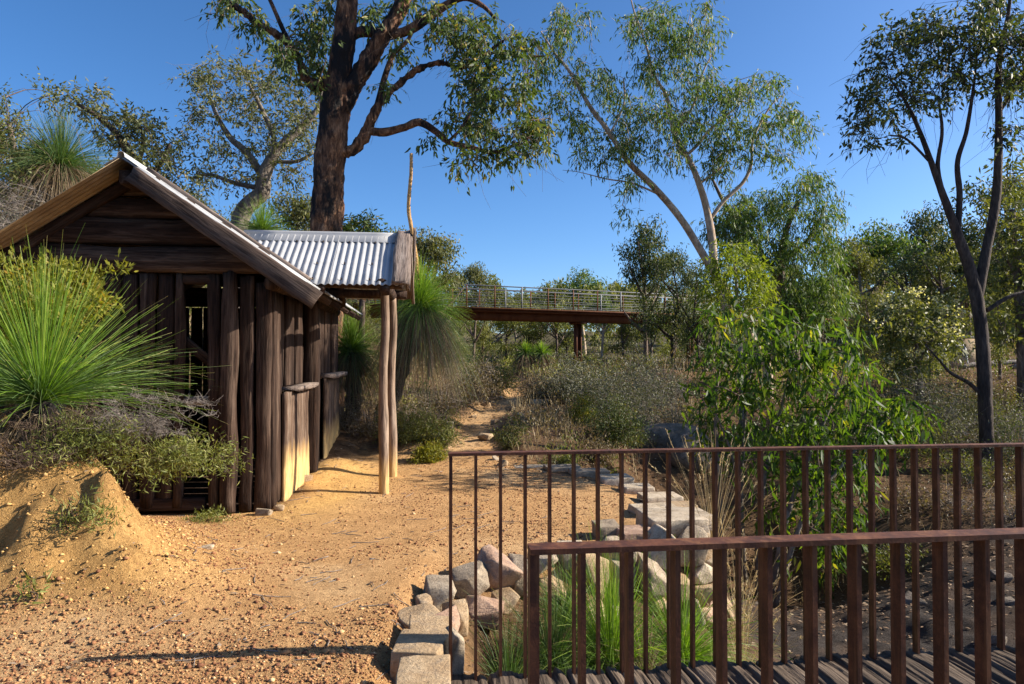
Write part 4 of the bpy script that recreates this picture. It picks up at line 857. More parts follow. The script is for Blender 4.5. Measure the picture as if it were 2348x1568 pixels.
def grass_tree(label, base, hc, L, n, ns_, mat='needle_green', w=.0022, droop=.35, seed=0, lo=-15, tr=.13, skirtL=None, lean=(0, 0), spike=None, power=.75, group='grass trees', fringe=.5):
    r = np.random.default_rng(seed); b = A(base, float); root = thing('grass_tree', label, 'grass tree', b, 0, group)
    c = A([lean[0], lean[1], hc])
    if hc > .15:
        s = spline([(0, 0, -.15), (lean[0] * .35 + .04, lean[1] * .3, hc * .45), tuple(c)], 22); V, T, Q = tube(s, tr * (1 + .12 * np.sin(np.arange(22) * 1.7)), 14, .22, 7, seed)
        link('trunk', mesh('trunk', V, [T, Q], M['bark_black'], False), root)
    m = MB(); V, Q, R = needles(c, int(n * .62), L, w, 5, 88, droop, r, power=power); m.add(V, None, Q, R)
    link('green_needles', m.mesh('green_needles', M[mat]), root)
    m = MB(); V, Q, R = needles(c, int(n * .38), L * 1.05, w, lo, 45, droop * 1.8, r); m.add(V, None, Q, R)
    link('outer_needles', m.mesh('outer_needles', M['needle_deep' if mat == 'needle_green' else mat]), root)
    if ns_:
        sL = skirtL or L * .9; m = MB(); V, Q, R = needles(c + A([0, 0, -.05]), ns_, sL, w, -55, 10, 1.0, r, core=tr * .9); m.add(V, None, Q, R)
        link('dead_skirt', m.mesh('dead_skirt', M['needle_dead']), root)
    if spike:
        s = spline([c] + [A(q) - b for q in spike], 30); V, T, Q = tube(s, np.linspace(.038, .030, 30), 10, .16, 22, 3); link('flower_spike', mesh('flower_spike', V, [T, Q], M['spike_stem'], False), root)
    return root
# foreground one on the bank, left
b = P(95, 1000, 4.7); b[2] = gz(b[0], b[1])
cc = P(95, 925, 4.7)
grass_tree('large bright green grass tree on the clay bank in front of the hut', b, cc[2] - b[2], 1.0, 1250, 420, w=.0027, droop=.15, seed=61, lo=14, tr=.12, skirtL=.3, power=.8)
Y = 12.1; b = P(935, 980, Y); b[0] = P(868, 985, Y)[0]; b[2] = gz(b[0], Y) - .05; cc = P(962, 712, Y)
sp = [P(955, 600, Y), P(943, 522, Y), P(937, 480, Y), P(939, 440, Y), P(943, 390, Y), P(943, 352, Y)]
grass_tree('tall grass tree with black leaning trunk and crooked flower spike behind the porch', b, cc[2] - b[2], 1.0, 2600, 1500, w=.0034, droop=.42, seed=62, lo=-30, tr=.19, skirtL=.68, lean=(cc[0] - b[0], 0), spike=sp)
Y = 12.5; b = P(805, 950, Y); b[2] = gz(b[0], Y) - .05; cc = P(803, 808, Y)
grass_tree('bright green grass tree seen between the hut and the porch post', b, cc[2] - b[2], .80, 1300, 900, w=.0032, droop=.35, seed=63, lo=-15, tr=.14)
Y = 14.0; b = P(600, 700, Y); b[2] = gz(b[0], Y); cc = P(600, 535, Y)
grass_tree('grass tree peeping over the roof valley beside the crooked tree', b, cc[2] - b[2], .75, 1100, 500, w=.0032, droop=.3, seed=64, tr=.15)
Y = 9.3; b = P(135, 700, Y); b[2] = gz(b[0], Y); cc = P(130, 385, Y)
grass_tree('grass tree with long brown skirt above the left roof slope', b, cc[2] - b[2], .85, 1500, 1900, mat='needle_deep', w=.0028, droop=.25, seed=65, lo=-5, tr=.16, skirtL=.95)
for x, lab in ((1205, 'left of two small distant grass trees beside the far path'), (1242, 'right of two small distant grass trees beside the far path')):
    Y = 30.0; b = P(x, 860, Y); b[2] = gz(b[0], Y); grass_tree(lab, b, .95, .62, 420, 420, w=.010, droop=.3, seed=int(x), tr=.2, skirtL=.8)
# sedge tussocks in the gully
def tussock(name, label, cat, c, L, n, mat, w, droop, seed, lo=20, group=None):
    r = np.random.default_rng(seed); c = A(c, float); m = MB(); V, Q, R = needles((0, 0, 0), n, L, w, lo, 85, droop, r, core=.03); m.add(V, None, Q, R)
    o = link(name, m.mesh(name, M[mat]), None, c); return tag(o, label, cat, group)
for x, Y, L, n, mat, d, lab in [(1400, 4.45, 1.08, 1500, 'needle_green', .72, 'bright green sedge tussock behind the corner of the nearest railing'), (1265, 4.35, 1.0, 1100, 'needle_deep', .85, 'arching dull green sedge tussock left of the bright one'), (1165, 4.05, .75, 700, 'needle_deep', .85, 'low drooping sedge tussock beside the border stones'),
                                (1560, 4.6, 1.0, 900, 'needle_green', .75, 'green sedge tussock on the right of the bright one'), (1300, 5.0, .6, 300, 'needle_deep', .3, 'thin upright sedge against the stone wall'), (1480, 4.2, .6, 420, 'needle_dead', .9, 'straw-coloured dead sedge lying under the bright green tussock')]:
    b = P(x, 1000, Y); b[2] = gz(b[0], Y); tussock('sedge_tussock', lab, 'tussock', b, L, n, mat, .0022, d, int(x), 18, 'sedge tussocks in the gully')
def plume_grass(x, Y, h, n, label, seed):
    r = np.random.default_rng(seed); b = P(x, 1000, Y); b[2] = gz(b[0], Y); m = MB(); V, Q, R = needles((0, 0, 0), n, h, .0022, 50, 86, .25, r, k=7); m.add(V, None, Q, R)
    p = V.reshape(n, 7, 2, 3).mean(2); sel = np.arange(0, n, 3); t0 = p[sel][:, 5:7]
    q = np.repeat(t0[:, 0] , 14, 0) + np.tile(np.linspace(0, 1, 14), len(sel))[:, None] * np.repeat(t0[:, 1] - t0[:, 0], 14, 0)
    d = np.repeat(t0[:, 1] - t0[:, 0], 14, 0) + r.normal(0, .03, (len(q), 3)); V, T, Q = leaves(q, d, .035, .010, r, True); m.add(V, T, Q, np.repeat(.6 + .4 * r.random(len(q)), 4))
    o = link('plume_grass', m.mesh('plume_grass', M['grass_dry']), None, b); tag(o, label, 'grass', 'dry plume grasses')
plume_grass(1635, 6.5, 1.15, 90, 'dry straw-coloured plume grass beside the stone wall behind the railing', 71)
plume_grass(1690, 6.1, .95, 70, 'dry plume grass between the stone wall and the sapling', 72)
plume_grass(1700, 5.0, .7, 60, 'short dry grass tuft at the foot of the stone wall', 73)

# ------------------------------------------------------------------ shrubs
def shrub(label, x, Y, w, h, leaf, twig, seed, n=60, n_per=30, L=.03, W=.008, rad=.07, stems=9, droop=-.4, bare=0, name='heath_shrub', cat='shrub', group=None, z=None, thick=.006, lift=0.0, shift=(0, 0)):
    r = np.random.default_rng(seed); b = P(x, 1000, Y); b[2] = gz(b[0], Y) - .03 if z is None else z; root = thing(name, label, cat, b, 0, group)
    q = rand_dirs(n, r); q = q * (r.random((n, 1)) ** .4) * (.95 + .75 * vnoise(q * 1.7 + seed)[:, None]); q[:, 2] = np.abs(q[:, 2]); pts = q * A([w / 2, w / 2, h * .8]) + A([0, 0, h * (.12 + lift)]) + A([shift[0], 0, shift[1]])
    st = []; mb = MB()
    for k in range(stems):
        a = r.random() * 6.28; e = A([math.cos(a) * w * .3 * r.random(), math.sin(a) * w * .3 * r.random(), h * (.45 + .3 * r.random())]); s = spline([(0, 0, 0), tuple(e * A([.5, .5, .4]) + r.normal(0, .02, 3)), tuple(e)], 8); st.append(s)
    Pt = np.stack(st); V, Q = tubes_batch(Pt, np.tile(np.linspace(thick * 2, thick, 8), (stems, 1)), 5); mb.add(V, None, Q)
    tp, tr = grow(np.concatenate([s[2:] for s in st]), pts, r, thick * .7); V, Q = tubes_batch(tp, tr, 3); mb.add(V, None, Q)
    if bare:
        c = pts[r.integers(0, n, bare)]; d = rand_dirs(bare, r); d[:, 2] = d[:, 2] * .6 + .15; t_ = np.linspace(0, 1, 4)[None, :, None]
        p = c[:, None] + d[:, None] * t_ * h * (.15 + .25 * r.random((bare, 1, 1))) + r.normal(0, .02, (bare, 4, 3)) * t_; V, Q = tubes_batch(p, np.tile(np.linspace(thick * .55, thick * .25, 4), (bare, 1)), 3); mb.add(V, None, Q)
    link('stems', mb.mesh('stems', M[twig], True), root)
    if n_per:
        V, T, Q, R = crown_leaves(pts, n_per, rad, L, W, r, droop, L < .05); cm = MB(); cm.add(V, T, Q, R); link('foliage', cm.mesh('foliage', M[leaf]), root)
    return root
shrub('golden-green leafy shrub at the left edge in front of the hut gable', 80, 5.3, 1.0, .68, 'leaf_golden', 'twig_brown', 81, 210, 44, .055, .018, .055, lift=1.25, droop=-.5)
shrub('yellow-leaved shrub behind the bright green grass tree', 30, 5.2, .8, .8, 'leaf_golden', 'twig_brown', 82, 120, 30, .045, .014, .06, lift=.5)
shrub('grey tangle of dead twigs on the clay bank below the grass tree', 170, 4.8, .95, .34, 'leaf_drybrush', 'twig_grey', 83, 120, 0, bare=1500, thick=.0035, shift=(.42, .12))
shrub('dry brown twiggy shrub on the bank at the left edge', 60, 4.35, 1.0, .34, 'leaf_drybrush', 'twig_brown', 84, 90, 6, .03, .006, .06, bare=1100, thick=.0035)
shrub('light green fine-leaved shrub overhanging the bank before the hut door', 185, 4.85, .80, .42, 'leaf_heath', 'twig_brown', 85, 110, 34, .045, .0075, .055, shift=(.62, -.10), bare=120, thick=.004, droop=.1)
shrub('small green sprig hanging over the edge of the clay bank', 165, 4.15, .34, .26, 'leaf_heath', 'twig_brown', 86, 26, 22, .045, .007, .04, shift=(.12, -.02), thick=.003)
shrub('low pale green shrub at the foot of the bank under the hut boards', 150, 4.6, .5, .3, 'leaf_heath', 'twig_brown', 87, 60, 24, .04, .006, .05, shift=(.25, .05), bare=150, thick=.003)
shrub('brown twiggy scrub on the crest of the clay bank right of the grass tree', 175, 4.7, .7, .36, 'leaf_drybrush', 'twig_brown', 91, 80, 5, .03, .007, .06, bare=900, thick=.0035, shift=(.05, .03))
shrub('yellow-green fine-leaved shrub spilling over the crest of the bank', 140, 4.5, .55, .30, 'leaf_heath', 'twig_brown', 93, 60, 24, .04, .007, .05, bare=120, thick=.003, shift=(.1, .02))
shrub('tiny green seedling on the clay slope at lower left', 80, 3.75, .12, .16, 'leaf_heath', 'twig_brown', 88, 8, 9, .05, .010, .02, stems=3, thick=.003)
shrub('small mossy green plant growing against the foot of the hut', 480, 6.55, .5, .10, 'leaf_heath', 'twig_brown', 89, 50, 16, .04, .008, .04, stems=5, thick=.003)
shrub('grey brushy bare shrub at the left edge above the hut eave', 30, 8.2, 1.3, .9, 'leaf_sage', 'twig_grey', 90, 100, 12, .03, .008, .09, bare=900, lift=1.9, thick=.005)
for k, a in enumerate([
    ('dry brown heath shrub left of the far path behind the porch post', 950, 12.2, 1.3, .85, 'leaf_drybrush', 'twig_grey', 70, 18),
    ('olive heath bush on the left of the far path', 1000, 11.3, .75, .62, 'leaf_olive', 'twig_brown', 70, 40),
    ('small golden tuft bush at the left edge of the far path', 982, 10.2, .42, .30, 'leaf_golden', 'twig_brown', 50, 50),
    ('dull green heath bush under the tall grass tree', 935, 11.2, .8, .55, 'leaf_olive', 'twig_brown', 70, 36),
    ('brown twiggy bush beneath the skirt of the tall grass tree', 1020, 14.0, 1.3, 1.1, 'leaf_drybrush', 'twig_grey', 90, 24),
    ('tan heath bush left of the path before the footbridge', 1080, 17.0, 1.7, 1.3, 'leaf_drybrush', 'twig_grey', 100, 26),
    ('green-brown heath bush where the path narrows', 1130, 20.0, 1.8, 1.3, 'leaf_olive', 'twig_brown', 90, 30),
    ('grey dry shrub at the hut rear corner beside the porch post', 790, 12.2, .9, .65, 'leaf_drybrush', 'twig_grey', 80, 10),
    ('brown dry shrub behind the porch posts', 850, 11.6, .8, .7, 'leaf_drybrush', 'twig_grey', 70, 14),
    ('pale sage shrub under the rusted bridge column', 1310, 17.0, 1.9, 1.15, 'leaf_sage', 'twig_grey', 120, 36),
    ('broad grey-green shrub right of the bridge column', 1400, 15.5, 2.0, 1.2, 'leaf_sage', 'twig_grey', 130, 40),
    ('grey twiggy shrub below the bridge span', 1480, 17.5, 2.3, 1.45, 'leaf_sage', 'twig_grey', 130, 26),
    ('dark green feathery bush at the foot of the grey shrubs', 1410, 12.2, 1.1, .95, 'leaf_dark', 'twig_brown', 90, 60),
    ('yellow-green small bush in the hollow beside the far path', 1330, 13.5, .7, .6, 'leaf_golden', 'twig_brown', 50, 34),
    ('reddish dry bush on the bend of the far path', 1230, 17.5, 1.3, .6, 'leaf_drybrush', 'twig_brown', 80, 22),
    ('grey brown shrub left of the sapling stems', 1545, 14.5, 1.8, 1.3, 'leaf_sage', 'twig_grey', 100, 20),
    ('small green bush beside the terrace cap stones', 1290, 10.2, .5, .32, 'leaf_olive', 'twig_brown', 40, 30),
    ('twiggy green bush at the right of the far path stones', 1170, 11.0, .5, .42, 'leaf_olive', 'twig_grey', 44, 24),
    ('low dry bush on the slope behind the terrace', 1370, 11.0, .7, .4, 'leaf_drybrush', 'twig_brown', 44, 24),
    ('tangled grey shrub left of the dark trunk', 2150, 12.5, 1.9, 1.5, 'leaf_sage', 'twig_grey', 120, 26),
    ('dark undergrowth bush right of the dark trunk', 2330, 11.5, 1.6, 1.1, 'leaf_dark', 'twig_grey', 100, 24),
    ('green understorey bush behind the sapling on the right', 2060, 14.0, 2.0, 1.5, 'leaf_olive', 'twig_brown', 110, 36),
    ('dark bush in the shade behind the sapling', 1900, 12.0, 2.2, 1.5, 'leaf_dark', 'twig_brown', 110, 36),
    ('brown brush on the slope at the right edge', 2300, 15.0, 2.2, 1.0, 'leaf_drybrush', 'twig_brown', 100, 30),
    ('dark heath bush left of the dark trunk foot', 2190, 13.6, 1.7, 1.1, 'leaf_olive', 'twig_grey', 90, 30),
    ('dull olive bush right behind the dark trunk foot', 2290, 13.0, 1.6, 1.0, 'leaf_olive', 'twig_grey', 90, 26),
    ('grey dead branches heaped at the right edge', 2345, 12.5, 1.7, .8, 'leaf_sage', 'twig_grey', 60, 8),
    ('low green bush below the flowering gum', 2080, 12.0, 1.5, 1.0, 'leaf_olive', 'twig_brown', 90, 30),
    ('grey heap of fallen twigs behind the right end of the far railing', 2200, 9.6, 1.5, .38, 'leaf_drybrush', 'twig_grey', 40, 4),
    ('brown dead brush between the sapling and the dark trunk', 2110, 9.9, 1.3, .42, 'leaf_drybrush', 'twig_brown', 50, 12),
    ('low dull green plant behind the far railing right of the sapling', 2050, 8.8, .8, .32, 'leaf_olive', 'twig_brown', 36, 20),
    ('dry brush at the right edge behind the far railing', 2320, 9.2, 1.2, .45, 'leaf_drybrush', 'twig_grey', 50, 10),
    ('twiggy green bush just left of the foot of the dark trunk', 2225, 10.8, .9, .55, 'leaf_olive', 'twig_grey', 44, 20),
    ('brown scrub at the foot of the dark trunk on its right', 2305, 10.6, 1.0, .5, 'leaf_drybrush', 'twig_brown', 50, 18),
    ('small yellow-leaved sprig standing behind the far railing', 1400, 9.6, .36, .5, 'leaf_golden', 'twig_brown', 10, 10),
    ]):
    sc = a[2] / 13.0
    lf = .055 * max(1, sc) if 'sprig' not in a[0] else .08
    shrub(a[0], a[1], a[2], a[3], a[4], a[5], a[6], 200 + k, a[7] * 2, a[8], lf * .8, lf * .26, .09 * max(.7, a[3]), bare=int(240 * a[3]), thick=.005 * max(.7, sc), droop=-.3, group='heath shrubs')
# ------------------------------------------------------------------ trees of the middle distance, far wood
def proto(seed, leaf, bark, style):
    r = np.random.default_rng(seed); Hh = 8.0; mb = MB(); nodes = []
    lean = r.normal(0, .4); s = spline([(0, 0, -.6, .17), (lean * .3, r.normal(0, .1), Hh * .25, .14), (lean * .7, r.normal(0, .2), Hh * .5, .10), (lean, r.normal(0, .3), Hh * .82, .04)], 18)
    V, T, Q = tube(s[:, :3], s[:, 3], 7, .1, 2, seed); mb.add(V, T, Q); nodes.append(s[6:, :3])
    for k in range(6):
        i = r.integers(5, 14); a = r.random() * 6.28; e = s[i, :3] + A([math.cos(a) * 1.7, math.sin(a) * 1.7, 1.4 + r.random()]); q = spline([tuple(s[i]), (*((s[i, :3] + e) / 2 + A([0, 0, -.15])), s[i, 3] * .6), (*e, .02)], 8)
        V, T, Q = tube(q[:, :3], q[:, 3], 5, .05, 2, seed); mb.add(V, T, Q); nodes.append(q[3:, :3])
    nb = {'tall': 15, 'round': 18, 'bush': 22}[style]; pts = []
    for k in range(nb):
        if style == 'tall': c = A([r.normal(0, 1.15), r.normal(0, 1.15), 4.4 + 3.0 * r.random()]); rr = A([.85, .85, .55])
        elif style == 'round': c = rand_dirs(1, r)[0] * A([1.5, 1.5, 1.5]) * r.random() ** .4 + A([0, 0, 5.9]); rr = A([.9, .9, .7])
        else: c = A([r.normal(0, 1.4), r.normal(0, 1.4), 1.4 + 5.9 * r.random()]); c[:2] *= (1.15 - .6 * c[2] / 8); rr = A([1.0, 1.0, .8])
        n = 11; q = rand_dirs(n, r) * r.random((n, 1)) ** .4; pts.append(c + q * rr)
    pts = np.concatenate(pts); pts[:, 2] = np.minimum(pts[:, 2], 7.8)
    tp, tr = grow(np.concatenate(nodes), pts, r, .016); V, Q = tubes_batch(tp, tr, 3); mb.add(V, None, Q)
    V, T, Q, R = crown_leaves(pts, 26, .26, .22, .075, r, .7, True); cm = MB(); cm.add(V, T, Q, R)
    return mb.mesh('trunk', M[bark], True), cm.mesh('crown', M[leaf]), (V, Q, R), (pts)
PR = {}
for k, (nm, leaf, bark, style) in enumerate([('tall', 'leaf_gum', 'bark_pale', 'tall'), ('round', 'leaf_gum', 'bark_pale', 'round'), ('dark', 'leaf_dark', 'bark_dark', 'bush'), ('olive', 'leaf_olive', 'bark_brown', 'bush'), ('grey', 'leaf_grey', 'bark_brown', 'round'), ('olive2', 'leaf_olive', 'bark_grey', 'round'), ('bright', 'leaf_heath', 'bark_brown', 'bush'), ('dark2', 'leaf_dark', 'bark_brown', 'round')]):
    PR[nm] = proto(300 + k, leaf, bark, style)
MID = [  # x, top y, distance, kind, width factor, label
    (985, 520, 24, 'grey', 1.0, 'rounded tree top behind the tall grass tree'),
    (925, 525, 26, 'olive2', .8, 'small tree top just left of the tall grass tree, over the porch'),
    (1085, 596, 40, 'grey', .7, 'slender tall tree left of the footbridge span'),
    (1128, 640, 44, 'olive2', 1.1, 'bushy olive tree rising behind the left of the bridge span'),
    (1342, 612, 52, 'round', 1.15, 'tall rounded green tree behind the bridge column'),
    (1430, 652, 55, 'grey', 1.2, 'dull green tree behind the bridge railing right of the column'),
    (1485, 640, 60, 'grey', 1.2, 'greyish tree behind the right part of the bridge railing'),
    (1240, 668, 60, 'dark2', 1.2, 'dark tree behind the middle of the bridge railing'),
    (1185, 672, 58, 'olive2', 1.2, 'olive tree behind the bridge railing left of centre'),
    (1480, 498, 29, 'dark2', .8, 'dark tree with open lopsided crown left of the pale trunks'),
    (1540, 560, 27, 'dark', .9, 'dense dark tree behind the right end of the bridge'),
    (1600, 600, 25, 'dark', .8, 'dark tree behind the bright yellow-green gum crown'),
    (1105, 690, 42, 'olive', 1.2, 'olive bushy tree under the left end of the bridge'),
    (1160, 682, 45, 'bright', 1.2, 'yellow-green tree under the bridge left of the far path'),
    (1215, 690, 46, 'olive', 1.2, 'olive tree under the bridge above the two small grass trees'),
    (1275, 680, 44, 'bright', 1.1, 'light green tree under the bridge just left of its column'),
    (1300, 705, 46, 'dark', .9, 'dark bush tree touching the left of the bridge column'),
    (1378, 670, 42, 'round', 1.0, 'pale-stemmed gum just right of the bridge column'),
    (1430, 690, 42, 'olive', 1.0, 'olive tree under the bridge right of the column'),
    (1490, 685, 42, 'olive2', 1.0, 'leaning tree with pale limbs under the right of the bridge'),
    (1545, 690, 42, 'bright', 1.0, 'light green tree under the right end of the bridge'),
    (1050, 700, 40, 'olive', 1.0, 'tree hidden behind the right side of the grass tree skirt'),
    (830, 690, 30, 'olive', 1.0, 'olive tree seen under the porch roof'),
    (760, 640, 28, 'dark', 1.0, 'dark tree behind the rear corner of the hut'),
    (2015, 498, 34, 'round', 1.2, 'rounded sunlit tree on the slope between the gums on the right'),
    (2120, 470, 38, 'dark2', .9, 'dark flat-topped tree just left of the forked trunks'),
    (2070, 570, 27, 'dark', 1.1, 'dense dark evergreen behind the flowering gum'),
    (1965, 545, 32, 'olive2', 1.1, 'dark tree right of the weeping gum'),
    (2160, 545, 26, 'olive', 1.1, 'olive tree behind the forked dark trunks'),
    (2220, 500, 30, 'dark2', 1.1, 'dark-leaved tree between the forked trunks'),
    (2300, 380, 28, 'dark', 1.0, 'dark tree at the right edge beyond the leafy yellow-green tree'),
    (2350, 520, 24, 'olive', 1.1, 'olive tree cut off by the right edge'),
    (1990, 650, 24, 'olive', .9, 'olive bush tree beside the concrete bridge abutment'),
    (1880, 640, 26, 'dark', 1.0, 'dark tree behind the weeping gum'),
    (1760, 640, 26, 'olive', 1.0, 'olive tree behind the sapling top'),
    (430, 420, 24, 'grey', 1.0, 'grey-green tree between the spreading and the crooked tree'),
    (690, 430, 26, 'grey', 1.1, 'grey-green tree left of the huge scarred trunk'),
    (590, 470, 22, 'olive', .8, 'olive bush tree below the crooked trunk'),
    (220, 360, 22, 'grey', 1.0, 'grey-green tree behind the skirted grass tree'),
    (60, 300, 20, 'olive', 1.0, 'olive tree behind the tall shrub at the left edge'),
    (2130, 660, 20, 'bright', .7, 'light bush tree left of the wire fence'),
    (2290, 640, 19, 'olive', .8, 'olive bush behind the dark trunk by the tan wall'),
]
r = np.random.default_rng(90)
for x, ty, Y, kind, wf, lab in MID:
    tp = P(x, ty, Y); z0 = gz(tp[0], Y); h = max(2.0, tp[2] - z0); s = h / 7.9; tr_, cr_, _, _ = PR[kind]
    if kind in ('tall',): pass
    root = thing('gum_tree' if kind in ('tall', 'round', 'grey') else 'bush_tree', lab, 'tree', (tp[0], Y, z0), r.random() * 6.28, 'trees around the far footbridge and the hut')
    root.scale = (s * wf, s * wf, s)
    link('trunk', tr_, root); link('crown', cr_, root)
# far wood: one mass
Vs, Qs, Rs, n = [], [], [], 0
for k in range(380):
    if k < 90: Y = 46 + 26 * r.random(); x = (r.random() * 1.3 - .45) * Y
    else: Y = 62 + 190 * r.random() ** 1.3; x = (r.random() * 2 - 1) * (Y * .95 + 25)
    nm = ['olive', 'bright', 'dark', 'olive', 'bright', 'olive2'][k % 6] if k < 90 else ['dark', 'olive2', 'grey', 'dark2', 'olive', 'round'][r.integers(0, 6)]; V, Q, R = PR[nm][2]
    ntree = len(V) // 4; nq = 800 if Y < 75 else 380; sel = r.choice(ntree, nq, replace=False); q = V.reshape(-1, 4, 3)[sel]; cen = q.mean(1, keepdims=True); q = cen + (q - cen) * (2.0 if Y < 75 else 2.9)
    s = (4.4 + 2.2 * r.random() if k < 90 else 5.5 + 4.0 * r.random()) / 8; a = r.random() * 6.28; c, d = math.cos(a), math.sin(a); q = q * s
    q = np.stack([q[..., 0] * c - q[..., 1] * d, q[..., 0] * d + q[..., 1] * c, q[..., 2]], -1) + A([x, Y, gz(x, Y) - .3])
    Vs.append(q.reshape(-1, 3)); Qs.append(np.arange(nq * 4).reshape(-1, 4) + n); Rs.append(np.repeat(np.clip(r.normal(.45, .25, nq) + r.normal(0, .15), 0, 1), 4)); n += nq * 4
o = link('far_wood', mesh('far_wood', np.concatenate(Vs), [np.concatenate(Qs)], M['leaf_olive'], attr=np.concatenate(Rs))); tag(o, 'distant olive-green wooded hillside closing the valley behind the footbridge', 'forest', kind='stuff')

# ------------------------------------------------------------------ far rusted footbridge
def bx(x, y): return (x - CX) / FPX * y
DZ = 3.80
bp = lambda x: P(x, 813 - (DZ - EYE) / 1 * 0 - 0, 1)  # unused
def dist_for(x, ypx): return (DZ - EYE) * FPX / (813 - ypx)
B0 = A([bx(1080, 32.0), 32.0]); B1 = A([bx(1960, 43.5), 43.5]); BD = unit(B1 - B0); B0 = B0 - BD * 9; BL = float(np.linalg.norm(B1 - B0)); BN = A([-BD[1], BD[0]]); ba = math.atan2(BD[1], BD[0])
fb = thing('footbridge', 'long rusted steel footbridge with grey handrails crossing the valley on slender columns', 'bridge', (B0[0], B0[1], 0), ba)
link('girder', MB().box((BL / 2, .55, DZ - .28), (BL, .18, .46)).mesh('girder', M['rust_far']), fb)
link('girder', MB().box((BL / 2, 1.45, DZ - .28), (BL, .18, .46)).mesh('girder', M['rust_far']), fb)
link('deck', MB().box((BL / 2, 1.0, DZ), (BL + .1, 1.95, .09)).mesh('deck', M['rust_far']), fb)
link('soffit_plate', MB().box((BL / 2, 1.0, DZ - .10), (BL, 1.75, .10)).mesh('soffit_plate', M['rust_far']), fb)
for side, yy in (('near', .06), ('far', 1.94)):
    for z, rr in ((1.08, .028), (.92, .012), (.60, .012), (.34, .012), (.10, .016)):
        V, T, Q = tube([(0, yy, DZ + z), (BL / 2, yy, DZ + z), (BL, yy, DZ + z)], rr, 6); link('top_rail' if z > 1 else 'rail_bar', mesh('rail', V, [T, Q], M['galv'], True), fb)
    pm = MB().box((0, yy, DZ + .55), (.045, .05, 1.08)).mesh('rail_post', M['rust_far']); pg = MB().box((0, yy, DZ + .55), (.05, .05, 1.08)).mesh('rail_post', M['galv'])
    s = 0.1; k = 0
    while s < BL: link('rail_post', pg if k % 4 == 0 else pm, fb, (s, 0, 0)); s += 1.45; k += 1
def colx(px):   # distance along the bridge at which the picture column px is met
    u = (px - CX) / FPX; return (u * B0[1] - B0[0]) / (BD[0] - u * BD[1])
for px in (1348, 1610, 1060 - 260):
    s = colx(px); q = B0 + BD * s + BN * 1.0; z0 = gz(*q) - .3; h = DZ - .5 - z0
    cm = MB().box((s, 1.0, z0 + h / 2), (.22, .05, h)).box((s - .135, 1.0, z0 + h / 2), (.05, .30, h)).box((s + .135, 1.0, z0 + h / 2), (.05, .30, h)); cl_ = link('column', cm.mesh('column', M['rust_far']), fb)
    link('crosshead', MB().box((s, 1.0, DZ - .56), (.34, 1.2, .10)).mesh('crosshead', M['rust_far']), cl_)
q = P(1985, 780, 44.5); ab = thing('concrete_abutment', 'pale concrete abutment carrying the right end of the far footbridge', 'abutment', (q[0], 44.5, gz(q[0], 44.5)), ba)
hz = DZ - .55 - gz(q[0], 44.5); pw_ = link('pier_wall', MB().box((.0, .6, hz / 2 - .2), (1.3, 2.6, hz + .4)).mesh('pier_wall', M['concrete']), ab); link('bearing_shelf', MB().box((.0, .6, hz + .09), (1.5, 2.8, .18)).mesh('bearing_shelf', M['concrete']), pw_)
# wire gates and tan wall on the right
def wire_panel(label, x, Y, w, h, lean, rz):
    c = P(x, 800, Y); z0 = gz(c[0], Y); root = thing('wire_fence_panel', label, 'fence panel', (c[0], Y, z0), rz, 'wire fence panels'); sh = lean
    def bar(nm, a, b, rr): 
        V, T, Q = tube([a, b], rr, 6); link(nm, mesh(nm, V, [T, Q], M['galv' if nm == 'wire' else 'white'], True), root)
    bar('frame_bar', (0, 0, 0), (w, 0, 0.0), .03); bar('frame_bar', (-sh, 0, h), (w - sh, 0, h), .03); bar('frame_bar', (0, 0, 0), (-sh, 0, h), .03); bar('frame_bar', (w, 0, 0), (w - sh, 0, h), .03)
    for t_ in np.linspace(0, 1, 16)[1:-1]: bar('wire', (w * t_, 0, 0), (w * t_ - sh, 0, h), .006)
    for t_ in np.linspace(0, 1, 12)[1:-1]: bar('wire', (-sh * t_, 0, h * t_), (w - sh * t_, 0, h * t_), .006)
wire_panel('leaning white wire fence panel left of the tan wall', 2130, 22, .65, .85, .12, .1)
wire_panel('white wire fence panel touching the tan wall', 2163, 21.6, .75, .85, .12, -.1)
c = P(2190, 780, 22.5); z0 = gz(c[0], 22.5); w_ = thing('tan_wall', 'low tan masonry wall behind the dark trunk on the right', 'wall', (c[0], 22.5, z0)); link('wall_face', MB().box((.35, 0, .4), (1.5, .25, 1.1)).mesh('wall_face', M['tan']), w_); link('coping', MB().box((.35, 0, 1.0), (1.6, .33, .10)).mesh('coping', M['concrete']), w_)
for k in range(3):
    c0 = P(2200 + 60 * k, 800, 20.5); a0 = A([c0[0], 20.5, gz(c0[0], 20.5) + .2]); a1 = a0 + A([1.3, .2, .15]); V, T, Q = tube(spline([a0, (a0 + a1) / 2 + A([0, 0, .05]), a1], 8) - a0, .07, 8, .1)
    o = link('fallen_log', mesh('fallen_log', V, [T, Q], M['twig_grey'], True), None, a0); tag(o, ['grey fallen log nearest the tan wall', 'grey fallen log in the middle of the row right of the dark trunk', 'grey fallen log at the right edge'][k], 'log', 'fallen logs')

